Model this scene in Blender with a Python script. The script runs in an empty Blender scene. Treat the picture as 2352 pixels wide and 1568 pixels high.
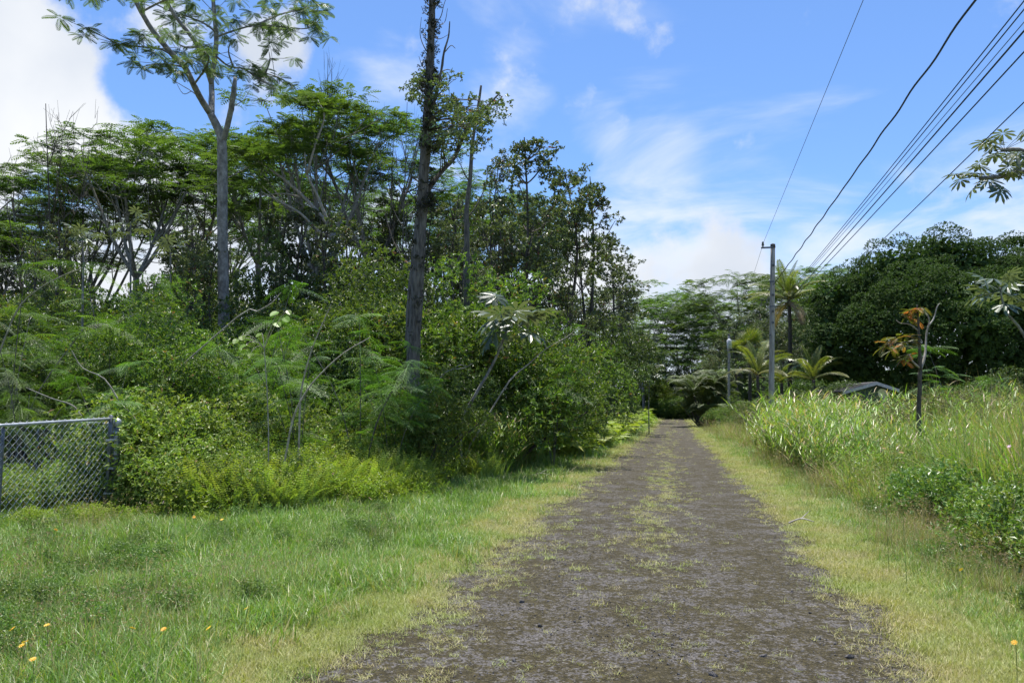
import bpy, math, random
import numpy as np
from mathutils import Vector, Matrix

rng = np.random.default_rng(11)
random.seed(11)
SC = bpy.context.scene
COL = SC.collection
PI = math.pi
R = math.radians

# ------------------------------------------------------------------ camera
EYE = np.array([0.0, 0.0, 1.6])
PITCH, YAW = R(5.19), R(11.52)
FPX = 1829.0                       # focal length in units of a 2352 px wide picture
cam_d = bpy.data.cameras.new("camera")
cam_d.sensor_width = 36.0
cam_d.lens = 28.0
cam_d.clip_start = 0.05
cam_d.clip_end = 5000.0
cam = bpy.data.objects.new("camera", cam_d)
COL.objects.link(cam)
cam.location = EYE
cam.rotation_euler = (PI / 2 + PITCH, 0, YAW)
SC.camera = cam

# ------------------------------------------------------------------ light
SUN_EL = R(78)
SUN_AZ = R(-12)                    # from +Y towards +X; negative is to the left
to_sun = Vector((math.sin(SUN_AZ) * math.cos(SUN_EL), math.cos(SUN_AZ) * math.cos(SUN_EL), math.sin(SUN_EL)))
sl = bpy.data.lights.new("sun", 'SUN')
sl.energy = 5.0
sl.angle = R(0.53)
sl.color = (1.0, 0.955, 0.88)
sun = bpy.data.objects.new("sun", sl)
COL.objects.link(sun)
sun.rotation_euler = to_sun.to_track_quat('Z', 'Y').to_euler()
sun.location = (0, 0, 60)

SC.view_settings.view_transform = 'Standard'
SC.view_settings.look = 'None'
SC.view_settings.gamma = 1.0
SC.view_settings.exposure = 0.58
SC.view_settings.use_curve_mapping = False
SC.cycles.max_bounces = 4
SC.cycles.diffuse_bounces = 2
SC.cycles.glossy_bounces = 2
SC.cycles.transmission_bounces = 2
SC.cycles.transparent_max_bounces = 4
SC.cycles.use_light_tree = False
SC.cycles.caustics_reflective = False
SC.cycles.caustics_refractive = False


def ray(u, v):
    cy, sy, cp, sp = math.cos(YAW), math.sin(YAW), math.cos(PITCH), math.sin(PITCH)
    f = np.array([-sy * cp, cy * cp, sp])
    r = np.array([cy, sy, 0.0])
    up = np.cross(r, f)
    return f + (u - 1176) / FPX * r + (784 - v) / FPX * up


def at(u, v, D):
    return EYE + D * ray(u, v)


def smooth(a, b, x):
    t = np.clip((np.asarray(x, float) - a) / (b - a), 0, 1)
    return t * t * (3 - 2 * t)


def gz(x, y):
    """height of the ground"""
    x = np.asarray(x, float); y = np.asarray(y, float)
    z = 0.75 * smooth(58, 135, y)
    z = z + 0.55 * smooth(3.2, 15, x) + 0.35 * smooth(9.5, 18, -x)
    b = np.maximum(smooth(2.6, 5.0, x), 0.6 * smooth(3.2, 6.0, -x))
    z = z + b * (0.07 * np.sin(x * 1.3 + y * 0.7) + 0.06 * np.sin(y * 1.1 - x * 0.5))
    return z


def foot(u, D):
    p = at(u, 950, D)
    return np.array([p[0], p[1], float(gz(p[0], p[1]))])


def topz(v, D):
    return at(1176, v, D)[2]


# ------------------------------------------------------------------ world: blue trade-wind sky with clouds
W = bpy.data.worlds.new("World")
SC.world = W
W.use_nodes = True
nt = W.node_tree
nt.nodes.clear()


def N(tree, kind, **kw):
    n = tree.nodes.new(kind)
    for k, v in kw.items():
        setattr(n, k, v)
    return n


def mathn(tree, op, a, b=None, c=None, clamp=False):
    n = tree.nodes.new('ShaderNodeMath')
    n.operation = op
    n.use_clamp = clamp
    for i, s in enumerate((a, b, c)):
        if s is None:
            continue
        if isinstance(s, (int, float)):
            n.inputs[i].default_value = s
        else:
            tree.links.new(s, n.inputs[i])
    return n.outputs[0]


def build_world():
    L = nt.links.new
    out = N(nt, 'ShaderNodeOutputWorld')
    bg = N(nt, 'ShaderNodeBackground')
    sky = N(nt, 'ShaderNodeTexSky')
    sky.sky_type = 'NISHITA'
    sky.sun_disc = False
    sky.sun_elevation = SUN_EL
    sky.sun_rotation = SUN_AZ
    sky.air_density = 1.0
    sky.dust_density = 0.35
    sky.ozone_density = 2.2
    tc = N(nt, 'ShaderNodeTexCoord')
    D = tc.outputs['Generated']
    sep = N(nt, 'ShaderNodeSeparateXYZ')
    L(D, sep.inputs[0])
    zz = mathn(nt, 'ADD', mathn(nt, 'MAXIMUM', sep.outputs[2], 0.0), 0.10)
    px = mathn(nt, 'DIVIDE', sep.outputs[0], zz)
    py = mathn(nt, 'DIVIDE', sep.outputs[1], zz)
    cmb = N(nt, 'ShaderNodeCombineXYZ')
    L(px, cmb.inputs[0]); L(py, cmb.inputs[1])
    # thin high streaks on a flat layer
    n1 = N(nt, 'ShaderNodeTexNoise'); n1.inputs['Scale'].default_value = 1.35
    n1.inputs['Detail'].default_value = 7; n1.inputs['Roughness'].default_value = 0.56
    n1.inputs['Distortion'].default_value = 0.5
    L(cmb.outputs[0], n1.inputs['Vector'])
    # heaped clouds by direction
    n2 = N(nt, 'ShaderNodeTexNoise'); n2.inputs['Scale'].default_value = 9.0
    n2.inputs['Detail'].default_value = 8; n2.inputs['Roughness'].default_value = 0.55
    L(D, n2.inputs['Vector'])

    def blob(u, v, rad, amp):
        d = ray(u, v); d = d / np.linalg.norm(d)
        vm = N(nt, 'ShaderNodeVectorMath'); vm.operation = 'DOT_PRODUCT'
        L(D, vm.inputs[0]); vm.inputs[1].default_value = d
        mr = N(nt, 'ShaderNodeMapRange'); mr.interpolation_type = 'SMOOTHSTEP'
        mr.inputs['From Min'].default_value = math.cos(R(rad)); mr.inputs['From Max'].default_value = 1.0
        mr.inputs['To Min'].default_value = 0.0; mr.inputs['To Max'].default_value = amp
        L(vm.outputs['Value'], mr.inputs['Value'])
        return mr.outputs[0]

    # heap clouds: one over the forest, smaller ones near it, and others round the sky
    heaps = [(10, 70, 6.4, 0.50), (-150, 150, 9, 0.6), (115, 240, 4.6, 0.38), (540, 130, 6.0, 0.36), (630, 140, 3.5, 0.28),
             (400, 60, 3.5, 0.20), (1000, 520, 9, 0.35), (500, 520, 10, 0.40), (100, 560, 10, 0.45), (1500, 680, 10, 0.40), (-900, 200, 16, 0.5),
             (3300, 200, 15, 0.45), (4200, 0, 15, 0.45), (1190, 190, 4.5, 0.20), (1360, 35, 4.0, 0.17), (1375, 285, 3.6, 0.24), (1000, 130, 4.0, 0.24), (1490, 125, 4.0, 0.20)]
    acc = None
    for h in heaps:
        b = blob(*h)
        acc = b if acc is None else mathn(nt, 'ADD', acc, b)
    heap = mathn(nt, 'ADD', acc, mathn(nt, 'MULTIPLY', n2.outputs['Fac'], 1.7))
    mr = N(nt, 'ShaderNodeMapRange'); mr.interpolation_type = 'SMOOTHSTEP'
    mr.inputs['From Min'].default_value = 1.05; mr.inputs['From Max'].default_value = 1.40
    L(heap, mr.inputs['Value'])
    heap_m = mr.outputs[0]
    # streaks: stronger low down over the road, fainter overhead
    low = N(nt, 'ShaderNodeMapRange'); low.interpolation_type = 'SMOOTHSTEP'
    low.inputs['From Min'].default_value = 0.33; low.inputs['From Max'].default_value = 0.08
    low.inputs['To Min'].default_value = 0.0; low.inputs['To Max'].default_value = 0.33
    L(sep.outputs[2], low.inputs['Value'])
    wisps = [(1180, 195, 4.0, 0.16), (1350, 40, 3.2, 0.04), (1360, 285, 3.0, 0.14), (1480, 120, 4, 0.06), (1480, 380, 5, 0.10), (930, 140, 4, 0.12), (1700, 520, 10, 0.08)]
    wacc = low.outputs[0]
    for h in wisps:
        wacc = mathn(nt, 'ADD', wacc, blob(*h))
    st = mathn(nt, 'ADD', n1.outputs['Fac'], wacc)
    mr2 = N(nt, 'ShaderNodeMapRange'); mr2.interpolation_type = 'SMOOTHSTEP'
    mr2.inputs['From Min'].default_value = 0.52; mr2.inputs['From Max'].default_value = 0.86
    mr2.inputs['To Max'].default_value = 0.85
    L(st, mr2.inputs['Value'])
    # cloud colour: white with grey-blue folds
    n3 = N(nt, 'ShaderNodeTexNoise'); n3.inputs['Scale'].default_value = 4.0; n3.inputs['Detail'].default_value = 5
    L(D, n3.inputs['Vector'])
    cr = N(nt, 'ShaderNodeValToRGB')
    cr.color_ramp.elements[0].position = 0.30; cr.color_ramp.elements[0].color = (4.2, 4.6, 5.3, 1)
    cr.color_ramp.elements[1].position = 0.62; cr.color_ramp.elements[1].color = (6.0, 6.15, 6.35, 1)
    L(n3.outputs['Fac'], cr.inputs['Fac'])
    tint = N(nt, 'ShaderNodeMixRGB'); tint.blend_type = 'MULTIPLY'; tint.inputs[0].default_value = 1.0
    tint.inputs[2].default_value = (0.76, 0.96, 1.22, 1)
    L(sky.outputs[0], tint.inputs[1])
    m1 = N(nt, 'ShaderNodeMixRGB'); L(mr2.outputs[0], m1.inputs[0]); L(tint.outputs[0], m1.inputs[1])
    m1.inputs[2].default_value = (5.5, 5.9, 6.5, 1)
    m2 = N(nt, 'ShaderNodeMixRGB'); L(heap_m, m2.inputs[0]); L(m1.outputs[0], m2.inputs[1]); L(cr.outputs[0], m2.inputs[2])
    L(m2.outputs[0], bg.inputs['Color'])
    bg.inputs['Strength'].default_value = 0.110
    L(bg.outputs[0], out.inputs[0])


build_world()

# ------------------------------------------------------------------ materials
MATS = {}


def new_mat(name):
    m = bpy.data.materials.new(name)
    m.use_nodes = True
    m.node_tree.nodes.clear()
    MATS[name] = m
    return m, m.node_tree, m.node_tree.links.new


def ramp(t, stops, fac):
    cr = t.nodes.new('ShaderNodeValToRGB')
    el = cr.color_ramp.elements
    while len(el) < len(stops):
        el.new(0.5)
    for e, (p, c) in zip(el, stops):
        e.position = p
        e.color = (*c, 1)
    t.links.new(fac, cr.inputs['Fac'])
    return cr.outputs[0]


def leaf_mat(name, stops, rough=0.42, trans=0.30, spec=0.5, under=None, obvar=0.35, patch=None):
    """two-sided leaf: colour by the leaf's own random value, glossy skin, light through the blade"""
    m, t, L = new_mat(name)
    out = N(t, 'ShaderNodeOutputMaterial')
    at_ = N(t, 'ShaderNodeAttribute', attribute_name='rnd')
    col = ramp(t, stops, at_.outputs['Fac'])
    if patch:
        ge = N(t, 'ShaderNodeNewGeometry')
        no = N(t, 'ShaderNodeTexNoise'); no.inputs['Scale'].default_value = patch[0]; no.inputs['Detail'].default_value = 3
        L(ge.outputs['Position'], no.inputs['Vector'])
        mr = N(t, 'ShaderNodeMapRange'); mr.inputs['From Min'].default_value = 0.40; mr.inputs['From Max'].default_value = 0.62
        L(no.outputs['Fac'], mr.inputs['Value'])
        mx = N(t, 'ShaderNodeMixRGB'); L(mr.outputs[0], mx.inputs[0]); L(col, mx.inputs[1])
        mu = N(t, 'ShaderNodeMixRGB'); mu.blend_type = 'MULTIPLY'; mu.inputs[0].default_value = 1
        L(col, mu.inputs[1]); mu.inputs[2].default_value = (*patch[1], 1)
        L(mu.outputs[0], mx.inputs[2]); col = mx.outputs[0]
    oi = N(t, 'ShaderNodeObjectInfo')
    hs = N(t, 'ShaderNodeHueSaturation')
    L(col, hs.inputs['Color'])
    L(mathn(t, 'MULTIPLY_ADD', oi.outputs['Random'], obvar, 1 - obvar / 2), hs.inputs['Value'])
    L(mathn(t, 'MULTIPLY_ADD', oi.outputs['Random'], 0.026, 0.475), hs.inputs['Hue'])
    hs.inputs['Saturation'].default_value = 0.95
    col = hs.outputs[0]
    if under:
        ge = N(t, 'ShaderNodeNewGeometry')
        mx = N(t, 'ShaderNodeMixRGB')
        L(ge.outputs['Backfacing'], mx.inputs[0]); L(col, mx.inputs[1]); mx.inputs[2].default_value = (*under, 1)
        col = mx.outputs[0]
    p = N(t, 'ShaderNodeBsdfPrincipled')
    L(col, p.inputs['Base Color'])
    p.inputs['Roughness'].default_value = rough
    p.inputs['Specular IOR Level'].default_value = spec
    tr = N(t, 'ShaderNodeBsdfTranslucent')
    tm = N(t, 'ShaderNodeMixRGB'); tm.blend_type = 'MULTIPLY'; tm.inputs[0].default_value = 1
    L(col, tm.inputs[1]); tm.inputs[2].default_value = (1.5, 1.7, 0.55, 1)
    L(tm.outputs[0], tr.inputs['Color'])
    mix = N(t, 'ShaderNodeMixShader'); mix.inputs[0].default_value = trans
    L(p.outputs[0], mix.inputs[1]); L(tr.outputs[0], mix.inputs[2])
    L(mix.outputs[0], out.inputs[0])
    return m


def plain_mat(name, c1, c2, scale=8, rough=0.8, metal=0.0, bump=0.3, stretch=(1, 1, 1), detail=6, c3=None, lo=0.35, hi=0.65, spec=0.5):
    m, t, L = new_mat(name)
    out = N(t, 'ShaderNodeOutputMaterial')
    tc = N(t, 'ShaderNodeTexCoord')
    mp = N(t, 'ShaderNodeMapping'); mp.inputs['Scale'].default_value = stretch
    L(tc.outputs['Object'], mp.inputs[0])
    no = N(t, 'ShaderNodeTexNoise'); no.inputs['Scale'].default_value = scale; no.inputs['Detail'].default_value = detail
    no.inputs['Roughness'].default_value = 0.65
    L(mp.outputs[0], no.inputs['Vector'])
    stops = [(lo, c1), (hi, c2)]
    if c3:
        stops.append((min(hi + 0.1, 1), c3))
    col = ramp(t, stops, no.outputs['Fac'])
    p = N(t, 'ShaderNodeBsdfPrincipled')
    L(col, p.inputs['Base Color'])
    p.inputs['Roughness'].default_value = rough
    p.inputs['Metallic'].default_value = metal
    p.inputs['Specular IOR Level'].default_value = spec
    if bump:
        b = N(t, 'ShaderNodeBump'); b.inputs['Strength'].default_value = bump; b.inputs['Distance'].default_value = 0.02
        L(no.outputs['Fac'], b.inputs['Height']); L(b.outputs[0], p.inputs['Normal'])
    L(p.outputs[0], out.inputs[0])
    return m


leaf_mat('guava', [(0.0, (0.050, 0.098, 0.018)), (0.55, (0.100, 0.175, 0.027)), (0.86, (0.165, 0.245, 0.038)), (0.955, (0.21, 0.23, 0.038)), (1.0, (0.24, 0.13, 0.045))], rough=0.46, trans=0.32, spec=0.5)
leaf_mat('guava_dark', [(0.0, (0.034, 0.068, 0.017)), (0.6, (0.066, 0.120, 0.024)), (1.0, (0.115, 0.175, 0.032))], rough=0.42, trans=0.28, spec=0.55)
leaf_mat('ohia_leaf', [(0.0, (0.060, 0.088, 0.038)), (0.6, (0.112, 0.152, 0.060)), (0.97, (0.18, 0.215, 0.09)), (1.0, (0.22, 0.05, 0.03))], rough=0.42, trans=0.24, spec=0.55)
leaf_mat('albizia_leaf', [(0.0, (0.045, 0.095, 0.026)), (0.6, (0.080, 0.150, 0.032)), (1.0, (0.125, 0.205, 0.042))], rough=0.5, trans=0.34, spec=0.4)
leaf_mat('albizia_grey', [(0.0, (0.070, 0.110, 0.060)), (0.6, (0.110, 0.165, 0.085)), (1.0, (0.17, 0.22, 0.125))], rough=0.45, trans=0.25, spec=0.55)
leaf_mat('sapling_leaf', [(0.0, (0.050, 0.125, 0.024)), (0.6, (0.085, 0.20, 0.032)), (1.0, (0.15, 0.29, 0.04))], rough=0.5, trans=0.36, spec=0.35)
leaf_mat('banyan_leaf', [(0.0, (0.032, 0.064, 0.017)), (0.6, (0.056, 0.104, 0.025)), (1.0, (0.090, 0.150, 0.034))], rough=0.65, trans=0.20, spec=0.2)
leaf_mat('cecropia_leaf', [(0.0, (0.045, 0.080, 0.045)), (1.0, (0.085, 0.13, 0.065))], rough=0.42, trans=0.15, spec=0.55, under=(0.20, 0.225, 0.17))
leaf_mat('palm_leaf', [(0.0, (0.060, 0.105, 0.020)), (0.6, (0.115, 0.165, 0.028)), (1.0, (0.24, 0.24, 0.045))], rough=0.34, trans=0.28, spec=0.5)
leaf_mat('palm_yellow', [(0.0, (0.10, 0.135, 0.025)), (0.6, (0.20, 0.20, 0.04)), (1.0, (0.36, 0.26, 0.06))], rough=0.4, trans=0.28, spec=0.5)
leaf_mat('areca_leaf', [(0.0, (0.040, 0.072, 0.016)), (0.6, (0.080, 0.125, 0.024)), (1.0, (0.16, 0.19, 0.036))], rough=0.58, trans=0.25, spec=0.6)
leaf_mat('dead_frond', [(0.0, (0.16, 0.11, 0.06)), (1.0, (0.32, 0.24, 0.14))], rough=0.7, trans=0.15)
leaf_mat('orange_leaf', [(0.0, (0.10, 0.14, 0.025)), (0.5, (0.22, 0.22, 0.04)), (0.75, (0.42, 0.26, 0.05)), (1.0, (0.52, 0.17, 0.04))], rough=0.42, trans=0.33)
leaf_mat('brown_bush', [(0.0, (0.075, 0.095, 0.030)), (0.6, (0.145, 0.165, 0.055)), (1.0, (0.26, 0.22, 0.11))], rough=0.5, trans=0.2)
leaf_mat('moss_leaf', [(0.0, (0.012, 0.016, 0.008)), (0.7, (0.030, 0.036, 0.014)), (1.0, (0.09, 0.08, 0.03))], rough=0.5, trans=0.15)
leaf_mat('big_leaf', [(0.0, (0.13, 0.25, 0.03)), (1.0, (0.22, 0.36, 0.05))], rough=0.4, trans=0.4)
leaf_mat('mown', [(0.0, (0.20, 0.23, 0.055)), (0.4, (0.34, 0.335, 0.105)), (0.75, (0.45, 0.41, 0.17)), (1.0, (0.58, 0.50, 0.28))], rough=0.55, trans=0.25, obvar=0.3, patch=(1.1, (0.72, 0.92, 0.62)))
leaf_mat('verge', [(0.0, (0.072, 0.165, 0.020)), (0.6, (0.125, 0.255, 0.034)), (0.9, (0.20, 0.33, 0.05)), (1.0, (0.42, 0.37, 0.18))], rough=0.45, trans=0.3, obvar=0.4, patch=(0.5, (1.12, 1.06, 1.0)))
leaf_mat('dry', [(0.0, (0.14, 0.19, 0.045)), (0.4, (0.22, 0.23, 0.07)), (0.7, (0.36, 0.31, 0.15)), (1.0, (0.36, 0.25, 0.15))], rough=0.6, trans=0.25, obvar=0.4)
leaf_mat('tall', [(0.0, (0.090, 0.195, 0.026)), (0.55, (0.165, 0.31, 0.040)), (0.85, (0.27, 0.39, 0.065)), (0.9, (0.40, 0.33, 0.16)), (1.0, (0.46, 0.38, 0.22))], rough=0.42, trans=0.32, obvar=0.4, patch=(0.35, (1.12, 0.98, 0.95)))
leaf_mat('fern', [(0.0, (0.15, 0.235, 0.035)), (0.6, (0.25, 0.35, 0.05)), (1.0, (0.38, 0.43, 0.08))], rough=0.45, trans=0.32, obvar=0.45)
leaf_mat('lime', [(0.0, (0.15, 0.24, 0.02)), (0.6, (0.24, 0.34, 0.025)), (1.0, (0.34, 0.40, 0.04))], rough=0.45, trans=0.35, obvar=0.4)
leaf_mat('cover', [(0.0, (0.10, 0.170, 0.030)), (0.6, (0.18, 0.27, 0.042)), (0.93, (0.28, 0.35, 0.065)), (1.0, (0.34, 0.22, 0.12))], rough=0.48, trans=0.3, spec=0.4, obvar=0.5)
leaf_mat('weed', [(0.0, (0.065, 0.14, 0.026)), (0.6, (0.115, 0.21, 0.038)), (1.0, (0.19, 0.28, 0.05))], rough=0.42, trans=0.28, obvar=0.4)
leaf_mat('cane', [(0.0, (0.060, 0.120, 0.024)), (0.7, (0.115, 0.20, 0.034)), (1.0, (0.24, 0.28, 0.05))], rough=0.36, trans=0.3, spec=0.6, obvar=0.3)
leaf_mat('petal_yellow', [(0.0, (0.85, 0.52, 0.015)), (1.0, (0.9, 0.62, 0.03))], rough=0.5, trans=0.2, obvar=0.05)
leaf_mat('petal_pink', [(0.0, (0.75, 0.42, 0.58)), (1.0, (0.85, 0.75, 0.8))], rough=0.5, trans=0.2, obvar=0.05)
leaf_mat('petal_red', [(0.0, (0.5, 0.02, 0.02)), (1.0, (0.65, 0.06, 0.03))], rough=0.5, trans=0.2, obvar=0.05)
plain_mat('bark_pale', (0.10, 0.095, 0.085), (0.30, 0.29, 0.27), scale=7, rough=0.85, bump=0.5, c3=(0.42, 0.42, 0.40), stretch=(1, 1, 0.7))
plain_mat('bark_grey', (0.040, 0.036, 0.032), (0.17, 0.158, 0.142), scale=6, rough=0.9, bump=0.9, stretch=(3, 3, 0.5), c3=(0.27, 0.26, 0.25))
plain_mat('bark_dark', (0.035, 0.030, 0.024), (0.12, 0.105, 0.088), scale=7, rough=0.9, bump=0.6, stretch=(2, 2, 0.6))
plain_mat('twig_pale', (0.20, 0.175, 0.14), (0.42, 0.39, 0.34), scale=9, rough=0.8, bump=0.2)
plain_mat('palm_bark', (0.035, 0.03, 0.025), (0.11, 0.095, 0.08), scale=5, rough=0.9, bump=0.7, stretch=(0.6, 0.6, 5))
plain_mat('pole_wood', (0.22, 0.20, 0.175), (0.46, 0.435, 0.40), scale=5, rough=0.85, bump=0.4, stretch=(6, 6, 0.35))
plain_mat('steel', (0.075, 0.083, 0.092), (0.17, 0.183, 0.198), scale=9, rough=0.5, metal=0.55, bump=0.08)
plain_mat('galv', (0.30, 0.32, 0.34), (0.52, 0.54, 0.56), scale=12, rough=0.45, metal=0.5, bump=0.05)
plain_mat('zinc', (0.40, 0.42, 0.44), (0.62, 0.64, 0.66), scale=12, rough=0.5, metal=0.2, bump=0)
plain_mat('cable', (0.012, 0.012, 0.014), (0.03, 0.03, 0.034), scale=5, rough=0.6, bump=0)
plain_mat('wire_grey', (0.07, 0.075, 0.085), (0.12, 0.125, 0.14), scale=5, rough=0.5, bump=0)
plain_mat('porcelain', (0.05, 0.06, 0.05), (0.10, 0.12, 0.10), scale=5, rough=0.25, bump=0)
plain_mat('tank', (0.42, 0.44, 0.45), (0.55, 0.57, 0.58), scale=4, rough=0.5, bump=0.03)
plain_mat('shingle', (0.045, 0.045, 0.048), (0.11, 0.105, 0.105), scale=14, rough=0.9, bump=0.4)
plain_mat('house_wall', (0.03, 0.055, 0.04), (0.05, 0.085, 0.06), scale=3, rough=0.8, bump=0.1)
plain_mat('fascia', (0.34, 0.33, 0.32), (0.46, 0.45, 0.44), scale=6, rough=0.7, bump=0.1)
plain_mat('glass_dark', (0.02, 0.025, 0.03), (0.03, 0.035, 0.04), scale=2, rough=0.1, bump=0)
plain_mat('dish', (0.62, 0.63, 0.64), (0.75, 0.76, 0.77), scale=3, rough=0.5, bump=0)
plain_mat('stone', (0.06, 0.055, 0.052), (0.20, 0.185, 0.175), scale=16, rough=0.9, bump=0.6)


def ground_material():
    m, t, L = new_mat('soil')
    out = N(t, 'ShaderNodeOutputMaterial')
    ge = N(t, 'ShaderNodeNewGeometry')
    a = N(t, 'ShaderNodeTexNoise'); a.inputs['Scale'].default_value = 0.8; a.inputs['Detail'].default_value = 8
    b = N(t, 'ShaderNodeTexNoise'); b.inputs['Scale'].default_value = 22; b.inputs['Detail'].default_value = 6
    L(ge.outputs['Position'], a.inputs['Vector']); L(ge.outputs['Position'], b.inputs['Vector'])
    c1 = ramp(t, [(0.35, (0.060, 0.075, 0.022)), (0.65, (0.115, 0.135, 0.040))], a.outputs['Fac'])
    c2 = ramp(t, [(0.35, (0.050, 0.045, 0.025)), (0.7, (0.15, 0.15, 0.055))], b.outputs['Fac'])
    mx = N(t, 'ShaderNodeMixRGB'); mx.inputs[0].default_value = 0.5
    L(c1, mx.inputs[1]); L(c2, mx.inputs[2])
    p = N(t, 'ShaderNodeBsdfPrincipled'); p.inputs['Roughness'].default_value = 0.95
    L(mx.outputs[0], p.inputs['Base Color'])
    bp = N(t, 'ShaderNodeBump'); bp.inputs['Strength'].default_value = 0.8; bp.inputs['Distance'].default_value = 0.04
    L(b.outputs['Fac'], bp.inputs['Height']); L(bp.outputs[0], p.inputs['Normal'])
    L(p.outputs[0], out.inputs[0])


def road_material():
    m, t, L = new_mat('cinder_road')
    out = N(t, 'ShaderNodeOutputMaterial')
    ge = N(t, 'ShaderNodeNewGeometry')
    P = ge.outputs['Position']

    def noise(s, d=6, r=0.6):
        n = N(t, 'ShaderNodeTexNoise'); n.inputs['Scale'].default_value = s; n.inputs['Detail'].default_value = d
        n.inputs['Roughness'].default_value = r
        L(P, n.inputs['Vector']); return n.outputs['Fac']
    big, mid, fine = noise(1.7, 6, 0.72), noise(13, 8, 0.72), noise(60, 4)
    vo = N(t, 'ShaderNodeTexVoronoi'); vo.inputs['Scale'].default_value = 75; vo.inputs['Randomness'].default_value = 1
    L(P, vo.inputs['Vector'])
    vo2 = N(t, 'ShaderNodeTexVoronoi'); vo2.inputs['Scale'].default_value = 28
    L(P, vo2.inputs['Vector'])
    # grey gravel where bare, brown moss and cinder dust elsewhere
    sr = N(t, 'ShaderNodeSeparateColor'); L(vo2.outputs['Color'], sr.inputs[0])
    sr2 = N(t, 'ShaderNodeSeparateColor'); L(vo.outputs['Color'], sr2.inputs[0])
    sel = mathn(t, 'ADD', mathn(t, 'ADD', mathn(t, 'MULTIPLY', big, 0.55), mathn(t, 'MULTIPLY', mid, 0.40)), mathn(t, 'ADD', mathn(t, 'MULTIPLY', sr.outputs[0], 0.12), mathn(t, 'MULTIPLY', sr2.outputs[1], 0.10)))
    mr = N(t, 'ShaderNodeMapRange'); mr.inputs['From Min'].default_value = 0.590; mr.inputs['From Max'].default_value = 0.655
    L(sel, mr.inputs['Value'])
    grey = ramp(t, [(0.0, (0.046, 0.041, 0.037)), (0.5, (0.098, 0.089, 0.081)), (1.0, (0.20, 0.184, 0.172))], vo.outputs['Color'])
    moss = ramp(t, [(0.3, (0.034, 0.027, 0.011)), (0.52, (0.055, 0.045, 0.018)), (0.7, (0.088, 0.074, 0.046))], mid)
    mg = N(t, 'ShaderNodeMixRGB'); mg.blend_type = 'MULTIPLY'; mg.inputs[0].default_value = 1
    L(moss, mg.inputs[1]); L(ramp(t, [(0.0, (0.55, 0.55, 0.55)), (0.6, (1.0, 1.0, 1.0)), (1.0, (1.75, 1.75, 1.8))], sr2.outputs[0]), mg.inputs[2])
    mx = N(t, 'ShaderNodeMixRGB'); L(mr.outputs[0], mx.inputs[0]); L(mg.outputs[0], mx.inputs[1]); L(grey, mx.inputs[2])
    # scattered pale stones
    sp = N(t, 'ShaderNodeMapRange'); sp.inputs['From Min'].default_value = 0.16; sp.inputs['From Max'].default_value = 0.10
    L(vo2.outputs['Distance'], sp.inputs['Value'])
    sx = N(t, 'ShaderNodeMixRGB'); L(mathn(t, 'MULTIPLY', sp.outputs[0], 0.55), sx.inputs[0]); L(mx.outputs[0], sx.inputs[1])
    sx.inputs[2].default_value = (0.20, 0.19, 0.19, 1)
    p = N(t, 'ShaderNodeBsdfPrincipled'); p.inputs['Roughness'].default_value = 0.92
    p.inputs['Specular IOR Level'].default_value = 0.3
    L(sx.outputs[0], p.inputs['Base Color'])
    h = mathn(t, 'ADD', mathn(t, 'MULTIPLY', vo.outputs['Distance'], 0.7), mathn(t, 'ADD', mathn(t, 'MULTIPLY', mid, 1.4), fine))
    bp = N(t, 'ShaderNodeBump'); bp.inputs['Strength'].default_value = 0.9; bp.inputs['Distance'].default_value = 0.02
    L(h, bp.inputs['Height']); L(bp.outputs[0], p.inputs['Normal'])
    L(p.outputs[0], out.inputs[0])


ground_material()
road_material()

# ------------------------------------------------------------------ mesh building
def unit(v):
    v = np.asarray(v, float)
    return v / np.maximum(np.linalg.norm(v, axis=-1, keepdims=True), 1e-9)


def rdirs(n):
    return unit(rng.normal(size=(n, 3)))


def frames(X, Zh):
    X = unit(X)
    Y = unit(np.cross(Zh, X))
    Z = np.cross(X, Y)
    return np.stack([X, Y, Z], axis=-1)


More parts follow.
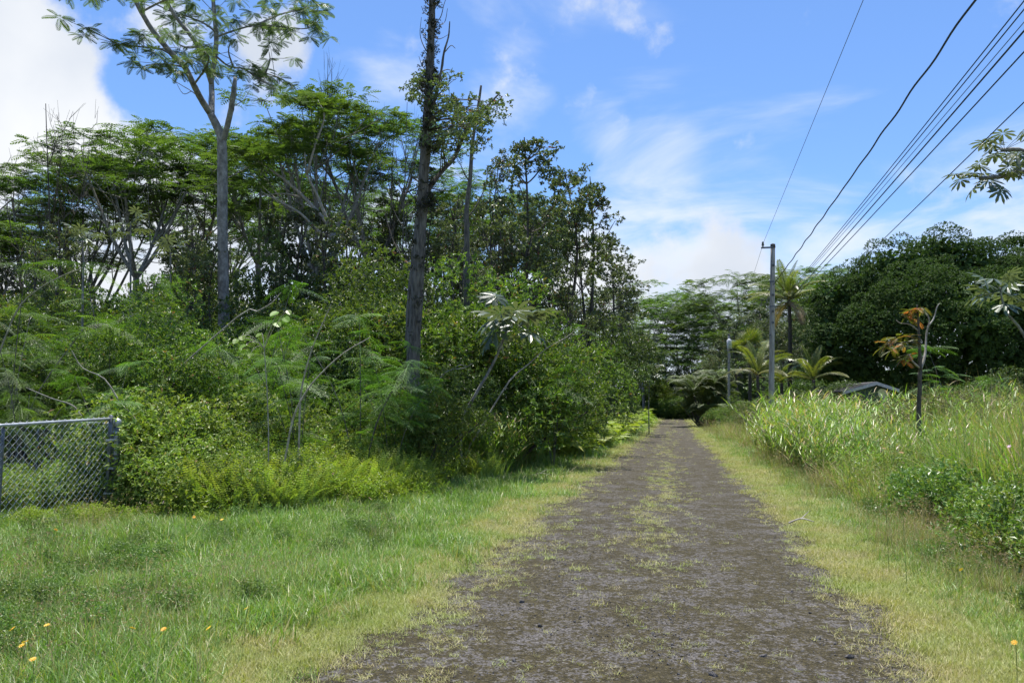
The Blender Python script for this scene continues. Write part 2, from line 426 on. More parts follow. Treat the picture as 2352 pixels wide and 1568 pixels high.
class MB:
    """collects quads (a triangle repeats its last corner) with one random value per piece"""
    def __init__(self):
        self.V, self.F, self.Rn, self.M, self.n = [], [], [], [], 0

    def add(self, V, F, rnd=None, mat=0):
        V = np.asarray(V, float).reshape(-1, 3)
        F = np.asarray(F, int).reshape(-1, 4)
        self.V.append(V); self.F.append(F + self.n)
        if rnd is None:
            rnd = np.full(len(V), 0.5)
        self.Rn.append(np.broadcast_to(np.asarray(rnd, float), (len(V),)))
        self.M.append(np.full(len(F), mat))
        self.n += len(V)

    def scatter(self, TV, TF, O, Rm, S, rnd=None, mat=0):
        """copies of one small template"""
        O = np.asarray(O, float)
        k, n = len(O), len(TV)
        S = np.asarray(S, float)
        if S.ndim < 2:
            S = np.broadcast_to(S, (k,))[:, None].repeat(3, 1)
        V = O[:, None, :] + np.einsum('kij,knj->kni', Rm, TV[None] * S[:, None, :])
        F = TF[None] + (np.arange(k) * n)[:, None, None]
        if rnd is None:
            rnd = rng.random(k)
        self.add(V.reshape(-1, 3), F.reshape(-1, 4), np.repeat(rnd, n), mat)

    def tube(self, pts, rad, sides=6, mat=0, jit=0.0, cap=True):
        P = np.asarray(pts, float)
        m = len(P)
        rad = np.broadcast_to(np.asarray(rad, float), (m,))
        T = unit(np.gradient(P, axis=0))
        ref = np.eye(3)[int(np.argmin(np.abs(T).max(0) + np.array([0.0, 0.02, 0.01])))]
        A = unit(np.cross(T, ref)); B = np.cross(T, A)
        th = np.arange(sides) / sides * 2 * PI
        rr = rad[:, None] * (1 + jit * rng.normal(size=(m, sides)))
        V = P[:, None] + rr[..., None] * (np.cos(th)[None, :, None] * A[:, None] + np.sin(th)[None, :, None] * B[:, None])
        i = np.arange(m - 1)[:, None] * sides
        j = np.arange(sides)[None]
        j2 = (j + 1) % sides
        F = np.stack([i + j, i + j2, i + sides + j2, i + sides + j], -1).reshape(-1, 4)
        V = V.reshape(-1, 3)
        if cap:
            V = np.vstack([V, P[-1] + T[-1] * rad[-1] * 0.4, P[0]])
            e, s0 = len(V) - 2, len(V) - 1
            base = (m - 1) * sides
            Fc = np.array([[base + a, base + (a + 1) % sides, e, e] for a in range(sides)] + [[(a + 1) % sides, a, s0, s0] for a in range(sides)])
            F = np.vstack([F, Fc])
        self.add(V, F, rng.random(), mat)

    def box(self, c, s, mat=0, Rm=None):
        v = np.array([[x, y, z] for z in (-.5, .5) for y in (-.5, .5) for x in (-.5, .5)]) * np.asarray(s)
        if Rm is not None:
            v = v @ np.asarray(Rm).T
        f = [[0, 2, 3, 1], [4, 5, 7, 6], [0, 1, 5, 4], [2, 6, 7, 3], [0, 4, 6, 2], [1, 3, 7, 5]]
        self.add(v + np.asarray(c), f, None, mat)

    def mesh(self, name, mats, smooth_=False):
        V = np.vstack(self.V); F = np.vstack(self.F); rn = np.concatenate(self.Rn); M = np.concatenate(self.M)
        tri = F[:, 2] == F[:, 3]
        tot = np.where(tri, 3, 4)
        start = np.concatenate([[0], np.cumsum(tot)[:-1]])
        flat = F.reshape(-1)
        keep = np.ones(len(flat), bool); keep[np.nonzero(tri)[0] * 4 + 3] = False
        flat = flat[keep]
        me = bpy.data.meshes.new(name)
        me.vertices.add(len(V)); me.vertices.foreach_set('co', V.astype(np.float32).ravel())
        me.loops.add(len(flat)); me.loops.foreach_set('vertex_index', flat.astype(np.int32))
        me.polygons.add(len(F)); me.polygons.foreach_set('loop_start', start.astype(np.int32))
        me.polygons.foreach_set('material_index', M.astype(np.int32))
        me.polygons.foreach_set('use_smooth', np.full(len(F), smooth_))
        a = me.attributes.new('rnd', 'FLOAT', 'POINT'); a.data.foreach_set('value', rn.astype(np.float32))
        me.update(calc_edges=True)
        for mm in mats:
            me.materials.append(MATS[mm])
        return me


def link(name, me, parent=None):
    o = bpy.data.objects.new(name, me)
    COL.objects.link(o)
    if parent is not None:
        o.parent = parent
    return o


def tag(o, label=None, cat=None, group=None, kind=None):
    if label: o['label'] = label
    if cat: o['category'] = cat
    if group: o['group'] = group
    if kind: o['kind'] = kind
    return o


def thing(name, label, cat, loc=(0, 0, 0), rz=0.0, scale=1.0, group=None):
    o = bpy.data.objects.new(name, None)
    o.empty_display_size = 0.2
    COL.objects.link(o)
    o.location = tuple(float(c) for c in loc)
    o.rotation_euler = (0, 0, rz)
    o.scale = (scale,) * 3 if np.isscalar(scale) else tuple(scale)
    return tag(o, label, cat, group)


LEAF_V = np.array([[0, 0, 0], [0.45, -0.5, 0.10], [1, 0, -0.10], [0.45, 0.5, 0.10]])   # x along the blade, y width, z normal
LEAF_F = np.array([[0, 1, 2, 3]])


def leaves(b, P, Dr, Nr, L, Wd, rnd=None, mat=0):
    P = np.asarray(P)
    S = np.stack([np.broadcast_to(L, (len(P),)), np.broadcast_to(Wd, (len(P),)), np.broadcast_to(L, (len(P),))], -1)
    b.scatter(LEAF_V, LEAF_F, P, frames(Dr, Nr), S, rnd, mat)


def blob_leaves(b, blobs, n, per, L, Wd, up=0.5, zs=0.8, inner=0.72, mat=0, stem=None):
    """n leaf whorls on the skins of the blobs (x, y, z, r); each whorl has `per` leaves"""
    blobs = np.asarray(blobs, float)
    w = blobs[:, 3] ** 2
    k = rng.choice(len(blobs), n, p=w / w.sum())
    d = rdirs(n)
    d[:, 2] = np.where((d[:, 2] < -0.3) & (rng.random(n) < 0.5), -d[:, 2], d[:, 2])
    rad = blobs[k, 3] * (inner + (1.08 - inner) * np.sqrt(rng.random(n)))
    C = blobs[k, :3] + d * rad[:, None] * np.array([1, 1, zs])
    o = unit(d * 0.6 + np.array([0, 0, up]) + 0.35 * rdirs(n))
    C = np.repeat(C, per, 0); O = np.repeat(o, per, 0)
    t = unit(rdirs(n * per) + 0.35 * O)
    nr = unit(O + 0.45 * rdirs(n * per))
    Ls = L * (0.65 + 0.6 * rng.random(n * per))
    cr = np.repeat(rng.random(n) * 0.45, per)
    leaves(b, C, t, nr, Ls, Ls * Wd, np.clip(cr + rng.random(n * per) * 0.62, 0, 1) ** 1.15, mat)


def curve(p0, p1, bow=(0, 0, 0), n=6):
    t = np.linspace(0, 1, n)[:, None]
    p0, p1 = np.asarray(p0, float), np.asarray(p1, float)
    return p0 * (1 - t) + p1 * t + np.asarray(bow) * (4 * t * (1 - t))


def densify(pts, per=4):
    """rounds a polyline off (Catmull-Rom)"""
    P = np.asarray(pts, float)
    Q = np.vstack([2 * P[0] - P[1], P, 2 * P[-1] - P[-2]])
    out = []
    for i in range(1, len(Q) - 2):
        for s in np.arange(per) / per:
            a, b_, c, d = Q[i - 1], Q[i], Q[i + 1], Q[i + 2]
            out.append(0.5 * (2 * b_ + (c - a) * s + (2 * a - 5 * b_ + 4 * c - d) * s * s + (3 * b_ - a - 3 * c + d) * s ** 3))
    out.append(P[-1])
    return np.array(out)


def feather(npairs=8, pin=0.32, w=0.075, droop=0.25, rachis=True, taper=0.55):
    """bipinnate frond of length 1 along x, lying in xy, drooping towards -z"""
    V, F = [], []
    for i in range(npairs):
        s = 0.18 + 0.82 * i / (npairs - 1)
        z0 = -droop * s * s
        l = pin * (1 - taper * abs(s - 0.55) / 0.55) * (1 if s < 0.98 else 0.6)
        for sg in (-1, 1):
            a = R(62 - 22 * s)
            d = np.array([math.cos(a), sg * math.sin(a), -0.22])
            q = np.array([-math.sin(a) * sg * sg, 0, 0])
            side = np.array([math.sin(a), -sg * math.cos(a), 0]) * w * 0.5
            p = np.array([s, 0, z0])
            k = len(V)
            V += [p, p + d * l * 0.45 - side, p + d * l + np.array([0, 0, -0.05 * l]), p + d * l * 0.45 + side]
            F.append([k, k + 1, k + 2, k + 3])
    if rachis:
        k = len(V)
        xs = np.linspace(0, 1, 4)
        for x in xs:
            V += [np.array([x, -0.008, -droop * x * x]), np.array([x, 0.008, -droop * x * x])]
        for i in range(3):
            F.append([k + 2 * i, k + 2 * i + 2, k + 2 * i + 3, k + 2 * i + 1])
    return np.array(V), np.array(F)


FEATHER_FAR = feather(6, 0.36, 0.13, 0.3, rachis=False)
FEATHER_MID = feather(9, 0.36, 0.085, 0.3)


def feather_fine():
    """near frond: each side-branch carries its own comb of leaflets"""
    V, F = [], []
    npairs, droop = 10, 0.32
    for i in range(npairs):
        s = 0.16 + 0.84 * i / (npairs - 1)
        l = 0.36 * (1 - 0.55 * abs(s - 0.5) / 0.5)
        for sg in (-1, 1):
            a = R(66 - 26 * s)
            d = np.array([math.cos(a), sg * math.sin(a), -0.25])
            side = np.array([math.sin(a), -sg * math.cos(a), 0])
            p = np.array([s, 0, -droop * s * s])
            m = 7
            for j in range(m):
                q = p + d * l * (0.12 + 0.88 * j / (m - 1)) + np.array([0, 0, -0.06 * (j / m) ** 2])
                ll = 0.042 * (1 - 0.5 * abs(j / (m - 1) - 0.45))
                for s2 in (-1, 1):
                    k = len(V)
                    e = unit(side * s2 + d * 0.45) * ll
                    f = unit(d) * 0.011
                    V += [q, q + e * 0.5 - f, q + e, q + e * 0.5 + f]
                    F.append([k, k + 1, k + 2, k + 3])
    k = len(V)
    for x in np.linspace(0, 1, 5):
        V += [np.array([x, -0.008, -droop * x * x]), np.array([x, 0.008, -droop * x * x])]
    for i in range(4):
        F.append([k + 2 * i, k + 2 * i + 2, k + 2 * i + 3, k + 2 * i + 1])
    return np.array(V), np.array(F)


FEATHER_FINE = feather_fine()


def frond_ring(b, tmpl, c, n, L, tilt=(0.05, 0.45), mat=0, axis=None):
    """a rosette of feathery fronds about a twig end"""
    az = rng.random(n) * 2 * PI
    ti = rng.uniform(tilt[0], tilt[1], n)
    X = np.stack([np.cos(az) * np.cos(ti), np.sin(az) * np.cos(ti), np.sin(ti)], -1)
    if axis is not None:
        X = unit(X + 0.9 * np.asarray(axis))
    Z = unit(np.array([0, 0, 1.0]) + 0.35 * rdirs(n))
    b.scatter(tmpl[0], tmpl[1], np.asarray(c) + 0.06 * L * rng.normal(size=(n, 3)), frames(X, Z), L * rng.uniform(0.7, 1.2, n), None, mat)


def blades(b, base, az, Ln, lean, bend, wd, segs=3, rnd=None, mat=0):
    """grass blades: start leaning `lean` from upright and bend over by `bend` radians to the tip"""
    n = len(base)
    Ln, lean, bend, wd = [np.broadcast_to(np.asarray(a, float), (n,)) for a in (Ln, lean, bend, wd)]
    h = np.stack([np.cos(az), np.sin(az), np.zeros(n)], -1)
    s = np.stack([-np.sin(az), np.cos(az), np.zeros(n)], -1)
    p = np.array(base, float)
    rows = []
    for i in range(segs + 1):
        f = i / segs
        w = wd * (1 - f) ** 0.7 * (0.75 + 0.5 * min(f * 3, 0.5)) if i < segs else wd * 0.06
        rows.append(p - s * (w * 0.5)[:, None]); rows.append(p + s * (w * 0.5)[:, None])
        a = lean + bend * (f + 0.5 / segs)
        p = p + (h * np.sin(a)[:, None] + np.array([0, 0, 1.0]) * np.cos(a)[:, None]) * (Ln / segs)[:, None]
    V = np.stack(rows, 1)
    m = 2 * (segs + 1)
    TF = np.array([[2 * i, 2 * i + 1, 2 * i + 3, 2 * i + 2] for i in range(segs)])
    F = TF[None] + (np.arange(n) * m)[:, None, None]
    if rnd is None:
        rnd = rng.random(n)
    b.add(V.reshape(-1, 3), F.reshape(-1, 4), np.repeat(rnd, m), mat)


# ------------------------------------------------------------------ the ground and the road
def build_ground():
    xs = np.unique(np.concatenate([np.linspace(-16, 18, 100), np.linspace(-60, 60, 61), np.linspace(-900, 900, 25)]))
    ys = np.unique(np.concatenate([np.linspace(-6, 40, 80), np.linspace(-40, 160, 90), np.linspace(-200, 1800, 21)]))
    X, Y = np.meshgrid(xs, ys)
    V = np.stack([X, Y, gz(X, Y)], -1).reshape(-1, 3)
    nx, ny = len(xs), len(ys)
    i = np.arange(ny - 1)[:, None] * nx + np.arange(nx - 1)[None]
    F = np.stack([i, i + 1, i + nx + 1, i + nx], -1).reshape(-1, 4)
    b = MB(); b.add(V, F)
    tag(link('ground', b.mesh('ground', ['soil'], True)), kind='structure')
    xs = np.linspace(-2.9, 2.15, 24)
    ys = np.concatenate([np.linspace(-8, 40, 90), np.linspace(41, 138, 60)])
    X, Y = np.meshgrid(xs, ys)
    X = X - np.interp(Y, [3, 5, 8], [.3, .22, 0]) * (X < -1)
    Z = gz(X, Y) + 0.006 + 0.012 * np.sin(X * 2.6 + 0.4) * np.exp(-((np.abs(X + .25) - 1.0) / .7) ** 2)
    Z = np.maximum(Z, gz(X, Y) + 0.006)
    nx, ny = len(xs), len(ys)
    i = np.arange(ny - 1)[:, None] * nx + np.arange(nx - 1)[None]
    F = np.stack([i, i + 1, i + nx + 1, i + nx], -1).reshape(-1, 4)
    # ragged edges
    V = np.stack([X, Y, Z], -1)
    V[:, 0, 0] += 0.25 * np.sin(ys * 1.7) * np.sin(ys * 0.61)
    V[:, -1, 0] += 0.22 * np.sin(ys * 1.4 + 1) * np.sin(ys * 0.5)
    b = MB(); b.add(V.reshape(-1, 3), F)
    tag(link('road', b.mesh('road', ['cinder_road'], True)), kind='structure')


build_ground()


# ------------------------------------------------------------------ ground cover (nobody could count it): one object each, instanced clumps
def proto_coll(name, meshes):
    c = bpy.data.collections.new(name)
    for i, me in enumerate(meshes):
        c.objects.link(bpy.data.objects.new('%s_%02d' % (name, i), me))
    return c


def scatter_stuff(name, label, cat, meshes, P, scl, tilt=0.12, az=None):
    P = np.asarray(P, float)
    n = len(P)
    me = bpy.data.meshes.new(name)
    me.vertices.add(n); me.vertices.foreach_set('co', P.astype(np.float32).ravel())
    rot = np.stack([rng.normal(size=n) * tilt, rng.normal(size=n) * tilt, rng.random(n) * 2 * PI if az is None else az], -1)
    a = me.attributes.new('rot', 'FLOAT_VECTOR', 'POINT'); a.data.foreach_set('vector', rot.astype(np.float32).ravel())
    a = me.attributes.new('scl', 'FLOAT', 'POINT'); a.data.foreach_set('value', np.broadcast_to(scl, (n,)).astype(np.float32))
    a = me.attributes.new('idx', 'INT', 'POINT'); a.data.foreach_set('value', rng.integers(0, len(meshes), n).astype(np.int32))
    o = link(name, me)
    ng = bpy.data.node_groups.new(name + '_scatter', 'GeometryNodeTree')
    ng.interface.new_socket('Geometry', in_out='INPUT', socket_type='NodeSocketGeometry')
    ng.interface.new_socket('Geometry', in_out='OUTPUT', socket_type='NodeSocketGeometry')
    gi, go = ng.nodes.new('NodeGroupInput'), ng.nodes.new('NodeGroupOutput')
    ci = ng.nodes.new('GeometryNodeCollectionInfo')
    ci.inputs['Collection'].default_value = proto_coll(name + '_clump', meshes)
    ci.inputs['Separate Children'].default_value = True
    ci.inputs['Reset Children'].default_value = True
    ip = ng.nodes.new('GeometryNodeInstanceOnPoints')
    ip.inputs['Pick Instance'].default_value = True

    def na(nm, ty):
        q = ng.nodes.new('GeometryNodeInputNamedAttribute'); q.data_type = ty; q.inputs['Name'].default_value = nm
        return q.outputs['Attribute']
    er = ng.nodes.new('FunctionNodeEulerToRotation')
    ng.links.new(na('rot', 'FLOAT_VECTOR'), er.inputs[0])
    ng.links.new(gi.outputs[0], ip.inputs['Points'])
    ng.links.new(ci.outputs[0], ip.inputs['Instance'])
    ng.links.new(na('idx', 'INT'), ip.inputs['Instance Index'])
    ng.links.new(er.outputs[0], ip.inputs['Rotation'])
    ng.links.new(na('scl', 'FLOAT'), ip.inputs['Scale'])
    ng.links.new(ip.outputs[0], go.inputs[0])
    md = o.modifiers.new('scatter', 'NODES'); md.node_group = ng
    return tag(o, label, cat, kind='stuff')


def polar(n, r0, r1, p0, p1, accept):
    """points about the viewer's ground, thinning out with distance; angle from the road's direction, right positive"""
    r = np.exp(rng.uniform(math.log(r0), math.log(r1), n))
    p = np.radians(rng.uniform(p0, p1, n))
    x, y = r * np.sin(p), r * np.cos(p)
    k = accept(x, y)
    x, y = x[k], y[k]
    return np.stack([x, y, gz(x, y)], -1)


def wob(y, a=0.25, f=1.0, ph=0.0):
    return a * (np.sin(y * f + ph) + 0.6 * np.sin(y * f * 2.3 + ph * 2 + 1) + 0.4 * np.sin(y * f * 5.1 + ph))


def brush_x(y):
    """x of the front of the thicket on the left"""
    return -np.interp(y, [0, 8, 9.5, 10.3, 11, 11.7, 13.8, 18, 22, 27, 40, 70, 120, 200], [11.0, 10.2, 9.2, 8.0, 6.7, 5.9, 5.0, 4.8, 4.6, 4.4, 4.1, 3.9, 3.8, 3.7])


def clump(kind):
    b = MB()
    if kind == 'mown':
        n = 70
        p = np.c_[rng.normal(size=(n, 2)) * 0.075, np.zeros(n)]
        blades(b, p, rng.random(n) * 2 * PI, rng.uniform(0.03, 0.085, n), rng.uniform(0.2, 1.1, n), rng.uniform(0.1, 0.9, n), rng.uniform(0.0035, 0.006, n), 2)
        return b.mesh('mown_clump', ['mown'])
    if kind == 'verge':
        n = 60
        p = np.c_[rng.normal(size=(n, 2)) * 0.085, np.zeros(n)]
        blades(b, p, rng.random(n) * 2 * PI, rng.uniform(0.06, 0.21, n), rng.uniform(0.05, 0.9, n), rng.uniform(0.2, 1.4, n), rng.uniform(0.004, 0.009, n), 3)
        return b.mesh('verge_clump', ['verge'])
    if kind == 'dry':
        n = 40
        p = np.c_[rng.normal(size=(n, 2)) * 0.10, np.zeros(n)]
        blades(b, p, rng.random(n) * 2 * PI, rng.uniform(0.12, 0.36, n), rng.uniform(0.0, 0.6, n), rng.uniform(0.1, 0.9, n), rng.uniform(0.003, 0.006, n), 3, rnd=rng.random(n) * 0.8)
        n = 9   # seed heads on wiry stems
        p = np.c_[rng.normal(size=(n, 2)) * 0.10, np.zeros(n)]
        az = rng.random(n) * 2 * PI; h = rng.uniform(0.28, 0.50, n); le = rng.uniform(0.0, 0.4, n)
        blades(b, p, az, h, le, 0.25, 0.0035, 2, rnd=rng.uniform(0.6, 1, n))
        tip = p + np.stack([np.cos(az) * np.sin(le + .12), np.sin(az) * np.sin(le + .12), np.cos(le + .12)], -1) * h[:, None]
        for k in range(3):
            leaves(b, tip + rng.normal(size=(n, 3)) * 0.008, unit(rdirs(n) + [0, 0, 0.6]), rdirs(n), 0.026, 0.008, rng.uniform(0.75, 1, n))
        return b.mesh('dry_clump', ['dry'])
    if kind == 'tall':
        n = 46
        p = np.c_[rng.normal(size=(n, 2)) * 0.17, np.zeros(n)]
        blades(b, p, rng.random(n) * 2 * PI, rng.uniform(0.45, 1.4, n), rng.uniform(0.0, 0.55, n), rng.uniform(0.0, 1.9, n), rng.uniform(0.012, 0.030, n), 5)
        n = 6
        p = np.c_[rng.normal(size=(n, 2)) * 0.15, np.zeros(n)]
        blades(b, p, rng.random(n) * 2 * PI, rng.uniform(1.0, 1.7, n), rng.uniform(0.0, 0.3, n), rng.uniform(0.1, 0.6, n), 0.006, 4, rnd=rng.uniform(0.88, 1, n))
        return b.mesh('tall_clump', ['tall'])
    if kind == 'straw':
        n = 34
        p = np.c_[rng.normal(size=(n, 2)) * 0.2, np.zeros(n)]
        blades(b, p, rng.random(n) * 2 * PI, rng.uniform(0.4, 1.0, n), rng.uniform(0.1, 0.8, n), rng.uniform(0.2, 1.4, n), rng.uniform(0.006, 0.013, n), 4, rnd=rng.uniform(0.35, 1, n))
        return b.mesh('straw_clump', ['dry'])
    if kind == 'fern':
        for i in range(11):
            Lf = rng.uniform(0.45, 0.85); az = rng.random() * 2 * PI; lean = rng.uniform(0.05, 0.5); bend = rng.uniform(0.25, 1.1)
            m = 20
            f = np.linspace(0, 1, m)
            a = lean + bend * f ** 1.5
            h = np.array([math.cos(az), math.sin(az), 0]); s = np.array([-math.sin(az), math.cos(az), 0])
            d = h * np.sin(a)[:, None] + np.array([0, 0, 1.0]) * np.cos(a)[:, None]
            p = np.cumsum(d, 0) * Lf / m + np.r_[rng.normal(size=2) * 0.08, 0]
            w = 0.062 * np.sin(np.clip(f * 0.92 + 0.10, 0, 1) * PI) ** 0.6 + 0.006
            rr = rng.random()
            for sg in (-1, 1):
                nr = np.cross(d, s * sg) * sg
                leaves(b, p[1:], s * sg + d[1:] * 0.25, nr[1:], w[1:], np.full(m - 1, 0.020), np.full(m - 1, rr))
            blades(b, p[:1], np.array([az]), Lf, lean, bend, 0.006, 4, rnd=np.array([rr]))
        return b.mesh('fern_clump', ['fern'])
    if kind == 'uluhe':
        for i in range(16):
            c = np.r_[rng.normal(size=2) * 0.35, rng.uniform(0.35, 0.95)]
            frond_ring(b, FEATHER_MID, c, 3, rng.uniform(0.3, 0.5), (-0.5, 0.5))
            b.tube([[c[0] * .4, c[1] * .4, 0], c], [0.006, 0.004], 3)
        return b.mesh('uluhe_clump', ['lime'])
    if kind in ('cover', 'weed', 'bright'):
        bl = [[rng.normal() * 0.25, rng.normal() * 0.25, rng.uniform(0.15, 0.75 if kind == 'cover' else 0.5), rng.uniform(0.14, 0.26)] for _ in range(9)]
        blob_leaves(b, bl, 300, 3, 0.046 if kind == 'cover' else 0.05, 0.5, up=0.7, inner=0.35)
        for q in bl:
            b.tube([[q[0] * .3, q[1] * .3, 0], [q[0] * .8, q[1] * .8, q[2] * .6], q[:3]], [0.006, 0.005, 0.003], 3)
        return b.mesh(kind + '_clump', ['lime' if kind == 'bright' else kind])
    if kind in ('cane', 'cane2'):
        for i in range(9):
            az = rng.random() * 2 * PI; le = rng.uniform(0.05, 0.45); h = rng.uniform(0.9, 1.6)
            base = np.r_[rng.normal(size=2) * 0.14, 0]
            pts = np.array([base + h * f * np.array([math.cos(az) * math.sin(le * (0.6 + f * .8)), math.sin(az) * math.sin(le * (0.6 + f * .8)), math.cos(le)]) for f in np.linspace(0, 1, 6)])
            b.tube(pts, [0.007, 0.007, 0.006, 0.005, 0.004, 0.002], 3)
            k = 11
            f = np.linspace(0.3, 1, k)
            pp = np.stack([np.interp(f, np.linspace(0, 1, 6), pts[:, j]) for j in range(3)], -1)
            blades(b, pp, az + PI / 2 + PI * (np.arange(k) % 2) + rng.normal(size=k) * 0.5, rng.uniform(0.22, 0.42, k), rng.uniform(0.5, 0.9, k), rng.uniform(0.4, 1.0, k), 0.026, 3)
        return b.mesh('cane_clump', ['cane' if kind == 'cane' else 'tall'])
    if kind == 'tuft':
        n = 26
        p = np.c_[rng.normal(size=(n, 2)) * 0.035, np.zeros(n)]
        blades(b, p, rng.random(n) * 2 * PI, np.where(rng.random(n) < .12, .08, rng.uniform(0.02, 0.055, n)), rng.uniform(0.6, 1.45, n), rng.uniform(0.0, 0.4, n), rng.uniform(0.003, 0.005, n), 2)
        return b.mesh('tuft_clump', ['mown'])
    if kind == 'stone':
        t = (1 + 5 ** .5) / 2
        V = unit(np.array([[-1, t, 0], [1, t, 0], [-1, -t, 0], [1, -t, 0], [0, -1, t], [0, 1, t], [0, -1, -t], [0, 1, -t], [t, 0, -1], [t, 0, 1], [-t, 0, -1], [-t, 0, 1]], float))
        F = np.array([[0, 11, 5], [0, 5, 1], [0, 1, 7], [0, 7, 10], [0, 10, 11], [1, 5, 9], [5, 11, 4], [11, 10, 2], [10, 7, 6], [7, 1, 8], [3, 9, 4], [3, 4, 2], [3, 2, 6], [3, 6, 8], [3, 8, 9], [4, 9, 5], [2, 4, 11], [6, 2, 10], [8, 6, 7], [9, 8, 1]])
        V = V * (1 + 0.22 * rng.normal(size=(12, 1))) * np.array([1, 0.8, 0.6])
        b.add(V, np.c_[F, F[:, 2]])
        return b.mesh('stone', ['stone'])


def clumps(kind, n):
    return [clump(kind) for _ in range(n)]


def dist(P):
    return np.hypot(P[:, 0], P[:, 1])


def build_cover():
    # pale mown strips along both road edges, ragged towards the cinder
    def strip(x, y):
        e = rng.normal(size=len(x)) * 0.10
        left = (x < -2.12 - np.interp(y, [3, 5, 8], [.3, .22, 0]) + wob(y, 0.16, 1.3) + e) & (x > -3.3 + wob(y, 0.22, 0.8, 2) + rng.normal(size=len(x)) * .28)
        right = (x > 1.52 + wob(y, 0.13, 1.5, 4) + e) & (x < 2.65 + wob(y, 0.22, 0.9, 1) + rng.normal(size=len(x)) * .28)
        fade = rng.random(len(x)) < np.clip(np.minimum(np.abs(x + 1.95), np.abs(x - 1.4)) * 3.0 + 0.25, 0, 1)
        return (left | right) & fade & (y > 2)
    P = polar(120000, 3.4, 130, -52, 38, strip)
    scatter_stuff('mown_grass', 'pale straw-coloured mown grass along both road edges', 'grass', clumps('mown', 6), P, np.interp(dist(P), [3, 10, 30, 130], [0.85, 1.0, 1.7, 4.0]) * rng.uniform(0.8, 1.25, len(P)))

    # tufts through the middle of the road and along its edges
    def mid(x, y):
        f = 0.5 + 0.5 * np.sin(x * 5 + 2.2 * np.sin(y * 0.9)) * np.sin(y * 1.7 + x * 2)
        crown = np.exp(-((x + 0.32) / 0.48) ** 2) * np.interp(y, [3, 7.5, 10.5, 20, 60], [0.05, 0.09, 0.85, 1.1, 1.3])
        edge = np.exp(-((x + 1.85) / 0.36) ** 2) * 1.0 + np.exp(-((x - 1.4) / 0.2) ** 2) * 0.55
        return (rng.random(len(x)) < (crown + edge) * f * 1.1 + 0.016) & (x > -2.3) & (x < 1.6) & (y > 2)
    P = polar(60000, 3.4, 130, -42, 26, mid)
    P[:, 2] += 0.012
    scatter_stuff('road_grass', 'small tufts of yellow-green grass growing through the cinder road', 'grass', clumps('tuft', 6), P, np.interp(dist(P), [3, 8, 30, 130], [0.55, 0.95, 1.6, 3.6]) * rng.uniform(0.6, 1.3, len(P)))
    P = polar(26000, 3.4, 30, -40, 28, lambda x, y: (x > -2.4) & (x < 1.8) & (y > 2) & (np.sin(x * 3.1 + 2 * np.sin(y * 1.3)) + np.sin(y * 2.3 + x) + rng.normal(size=len(x)) * .7 > -0.2))
    P[:, 2] += 0.010
    scatter_stuff('gravel', 'dark loose cinder gravel on the road', 'gravel', clumps('stone', 5), P, rng.uniform(0.0025, 0.008, len(P)) * np.where(rng.random(len(P)) < 0.04, 2.0, 1) * np.interp(dist(P), [4, 30], [1, 1.8]), 0.8)

    # green verge between the left strip and the thicket, and a little on the right
    def verge(x, y):
        return (x < -3.0 + wob(y, 0.2, 0.9) + rng.normal(size=len(x)) * .38) & (x > brush_x(y) - 1.0) & (y > 1)
    P = polar(34000, 3.6, 120, -58, 0, verge)
    scatter_stuff('verge_grass', 'green grass on the verge between the road and the thicket', 'grass', clumps('verge', 6), P, np.interp(dist(P), [3, 10, 30, 120], [0.9, 1.1, 1.8, 4.0]) * rng.uniform(0.6, 1.3, len(P)) * (1 + .32 * np.sin(P[:, 0] * 2.3 + 1.7 * np.sin(P[:, 1] * 1.4)) * np.sin(P[:, 1] * 1.9 + P[:, 0])))

    def seedy(x, y):
        left = (x < -3.3) & (x > brush_x(y) + 0.2) & (y < 10) & (np.sin(x * 1.7 + 1) + np.sin(y * 1.3) > -0.3) & (rng.random(len(x)) < 0.2)
        right = (x > 2.45 + wob(y, 0.2, 0.8, 3)) & (x < 4.2) & (y > 2) & (rng.random(len(x)) < 0.6)
        return left | right
    P = polar(15000, 3.6, 90, -56, 40, seedy)
    scatter_stuff('seeding_grass', 'dry reddish seeding grass beside the mown strips', 'grass', clumps('dry', 6), P, np.interp(dist(P), [3, 10, 30, 90], [0.7, 0.9, 1.5, 3.0]) * rng.uniform(0.7, 1.2, len(P)))
    Pr = polar(9000, 3.6, 60, -10, 42, lambda x, y: (x > 2.2) & (x < 4.4))
    scatter_stuff('low_grass', 'low green grass under the dry seed heads on the right verge', 'grass', clumps('verge', 4), Pr, np.interp(dist(Pr), [3, 10, 60], [0.7, 0.9, 2.4]) * rng.uniform(0.7, 1.2, len(Pr)))

    # the overgrown field on the right
    def field(x, y):
        return (x > 3.55 + wob(y, 0.3, 0.55, 2)) & (y > 3)
    P = polar(15000, 5.0, 75, 2, 46, field)
    d = dist(P)
    edge = np.clip((P[:, 0] - 2.6) / 2.2, 0.62, 1.0)
    bear = np.degrees(np.arctan2(P[:, 0], P[:, 1]))
    edge = edge * np.where((d > 17) & (bear > 9.5) & (bear < 15.5), .8, 1)   # the trodden side before the house
    near = np.interp(d, [5, 9, 14, 22, 34], [0.72, 0.82, 0.95, 1.18, 1.35])
    scatter_stuff('tall_grass', 'tall bright green grass filling the overgrown field', 'grass', clumps('tall', 8), P, edge * near * np.clip(np.exp(rng.normal(size=len(P)) * .24), .5, 1.35) * np.clip(0.92 + 0.16 * np.sin(P[:, 0] * 1.1 + 1.5 * np.sin(P[:, 1] * .6)), 0, 1.05), 0.17)
    P = polar(9000, 5.0, 60, 3, 46, lambda x, y: field(x, y) & (np.sin(x * 0.9 + 0.6 * y) + np.sin(y * 0.55 - 1) + rng.normal(size=len(x)) * .6 > -0.1))
